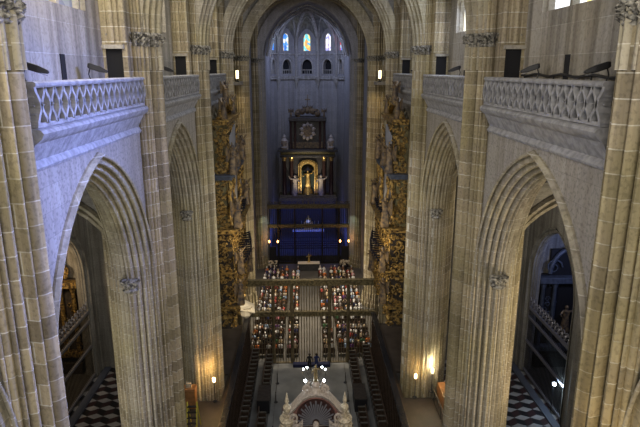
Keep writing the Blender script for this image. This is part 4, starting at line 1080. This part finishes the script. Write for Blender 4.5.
# long pews: block -> (x0,x1)
blocks = {'left outer': (-6.1, -2.75, 6), 'left inner': (-2.35, -1.25, 2), 'right inner': (1.25, 2.35, 2), 'right outer': (2.75, 6.1, 6)}
proto_pew = {}
for bn, (x0, x1, ns) in blocks.items():
    rw = 0
    for r in range(21):
        y = 50.0 + r * 1.1
        if 55.0 < y < 55.9: continue
        if y > 73: continue
        W_ = (x1 - x0)
        lab = 'long dark pew, %s row from the choir screen in the %s block' % (ORD[rw], bn)
        if W_ not in proto_pew:
            t = thing('pew', lab, 'pew', ((x0 + x1) / 2, y, 0), 0, 'pews of the congregation')
            h = W_ / 2
            mb = MB(); mb.box(-h, h, -.22, .22, .4, .45); mb.build('seat', M['wood'], t)
            mb = MB(); mb.box(-h, h, -.28, -.23, .35, .92); mb.build('backrest', M['wood'], t)
            for q in (-1, 1):
                mb = MB(); mb.box(q * h - .03, q * h + .03, -.28, .22, 0, .62); mb.build('end_panel', M['wood'], t)
            proto_pew[W_] = t
        else: dup(proto_pew[W_], ((x0 + x1) / 2, y, 0), 0, lab)
        sk = -1
        for q in range(ns):
            sk += 1
            if rnd.random() < .08: continue
            x = x0 + W_ * (q + .5) / ns + rnd.uniform(-.04, .04)
            ci = rnd.choices(range(12), (4, 16, 12, 7, 6, 9, 7, 6, 4, 6, 3, 2))[0]; hi = rnd.choices(range(5), (6, 5, 5, 4, 3))[0]
            kd = rnd.randrange(3)
            o = bpy.data.objects.new('person', pm[kd]); C.objects.link(o); o.location = (x, y - .02, .06); o.rotation_euler = (0, 0, rnd.uniform(-.15, .15)); sc = rnd.uniform(.95, 1.06); o.scale = (sc * .87, sc, sc)
            o.material_slots[0].link = 'OBJECT'; o.material_slots[0].material = CM[ci]
            tag(o, 'person with %s hair and %s top, seat %s of row %s, %s block' % (hair_names[hi], CL[ci][0], ORD[sk], ORD[rw], bn), 'person', 'seated congregation')
            hh = bpy.data.objects.new('hair', hair_mesh); C.objects.link(hh); hh.parent = o; hh.location = (0, (0.06 + (.104 if kd else 0)) , 1.31)
            hh.material_slots[0].link = 'OBJECT'; hh.material_slots[0].material = M['hair'][hi]
        rw += 1
# two people standing at the screen gate
for k, (x, cl) in enumerate(((-.15, 2), (.5, 3))):
    me = pm[0]
    bm = bmesh.new(); bm.from_mesh(me)
    for v in bm.verts:
        p = v.co
        if p.z < .62 and p.y > .1 and abs(p.x) > .02 :
            pass
    bm.free()
    t = thing('person', 'person standing in %s clothes at the %s of the screen gate' % (CL[cl][0], ('left', 'right')[k]), 'person', (x, 46.6, .25))
    bm = bmesh.new(); rad = []
    def v(p, r): rad.append(r); return bm.verts.new(p)
    pe = v((0, 0, .95), (.15, .12)); wa = v((0, 0, 1.15), (.14, .1)); ch = v((0, 0, 1.38), (.17, .12)); nk = v((0, .01, 1.52), (.06, .06)); hd = v((0, .02, 1.63), (.085, .095)); tp = v((0, .02, 1.72), (.07, .08))
    E = [(pe, wa), (wa, ch), (ch, nk), (nk, hd), (hd, tp)]
    for s in (-1, 1):
        a = v((s * .1, 0, .85), (.09, .09)); b = v((s * .11, .02, .48), (.065, .065)); c = v((s * .11, 0, .09), (.045, .045)); d = v((s * .12, .14, .04), (.045, .035)); E += [(pe, a), (a, b), (b, c), (c, d)]
        a = v((s * .2, 0, 1.44), (.06, .06)); b = v((s * .26, -.02, 1.15), (.045, .045)); c = v((s * .25, .06, .88), (.035, .035)); E += [(ch, a), (a, b), (b, c)]
    for a, b in E: bm.edges.new((a, b))
    me = bpy.data.meshes.new('body'); bm.to_mesh(me); bm.free(); o = bpy.data.objects.new('body', me); C.objects.link(o); o.parent = t
    o.modifiers.new('s', 'SKIN')
    for i, q in enumerate(me.skin_vertices[0].data): q.radius = rad[i]; q.use_root = (i == 0)
    o.modifiers.new('u', 'SUBSURF').levels = 1; me.materials.append(CM[cl])
    hh = bpy.data.objects.new('hair', hair_mesh); C.objects.link(hh); hh.parent = t; hh.location = (0, .02, 1.68)
# wall lamps glowing on the transept side of the crossing
for s in (-1, 1):
    t = thing('wall_lamp', 'glowing warm wall lamp high beside the %s crossing pier' % SIDE[s], 'lamp', (s * 7.3, 58.6, 26.3))
    mb = MB(); mb.box(-.15, .15, -.1, .1, 0, .12); mb.tube([(0, 0, .1), (0, .1, .5)], .04, 6); mb.build('bracket', M['black'], t)
    mb = MB(); mb.box(-.12, .12, -.14, .02, .35, 1.15); mb.build('lit_diffuser', M['warmlamp'], t, bevel=.04)
    mb = MB(); mb.box(*sorted((-s * .3, s * 1.5)), -.6, 2.6, -.3, 0); struct(mb.build('trim_ledge', M['wall'])).location = (s * 7.3, 58.6, 26.3)
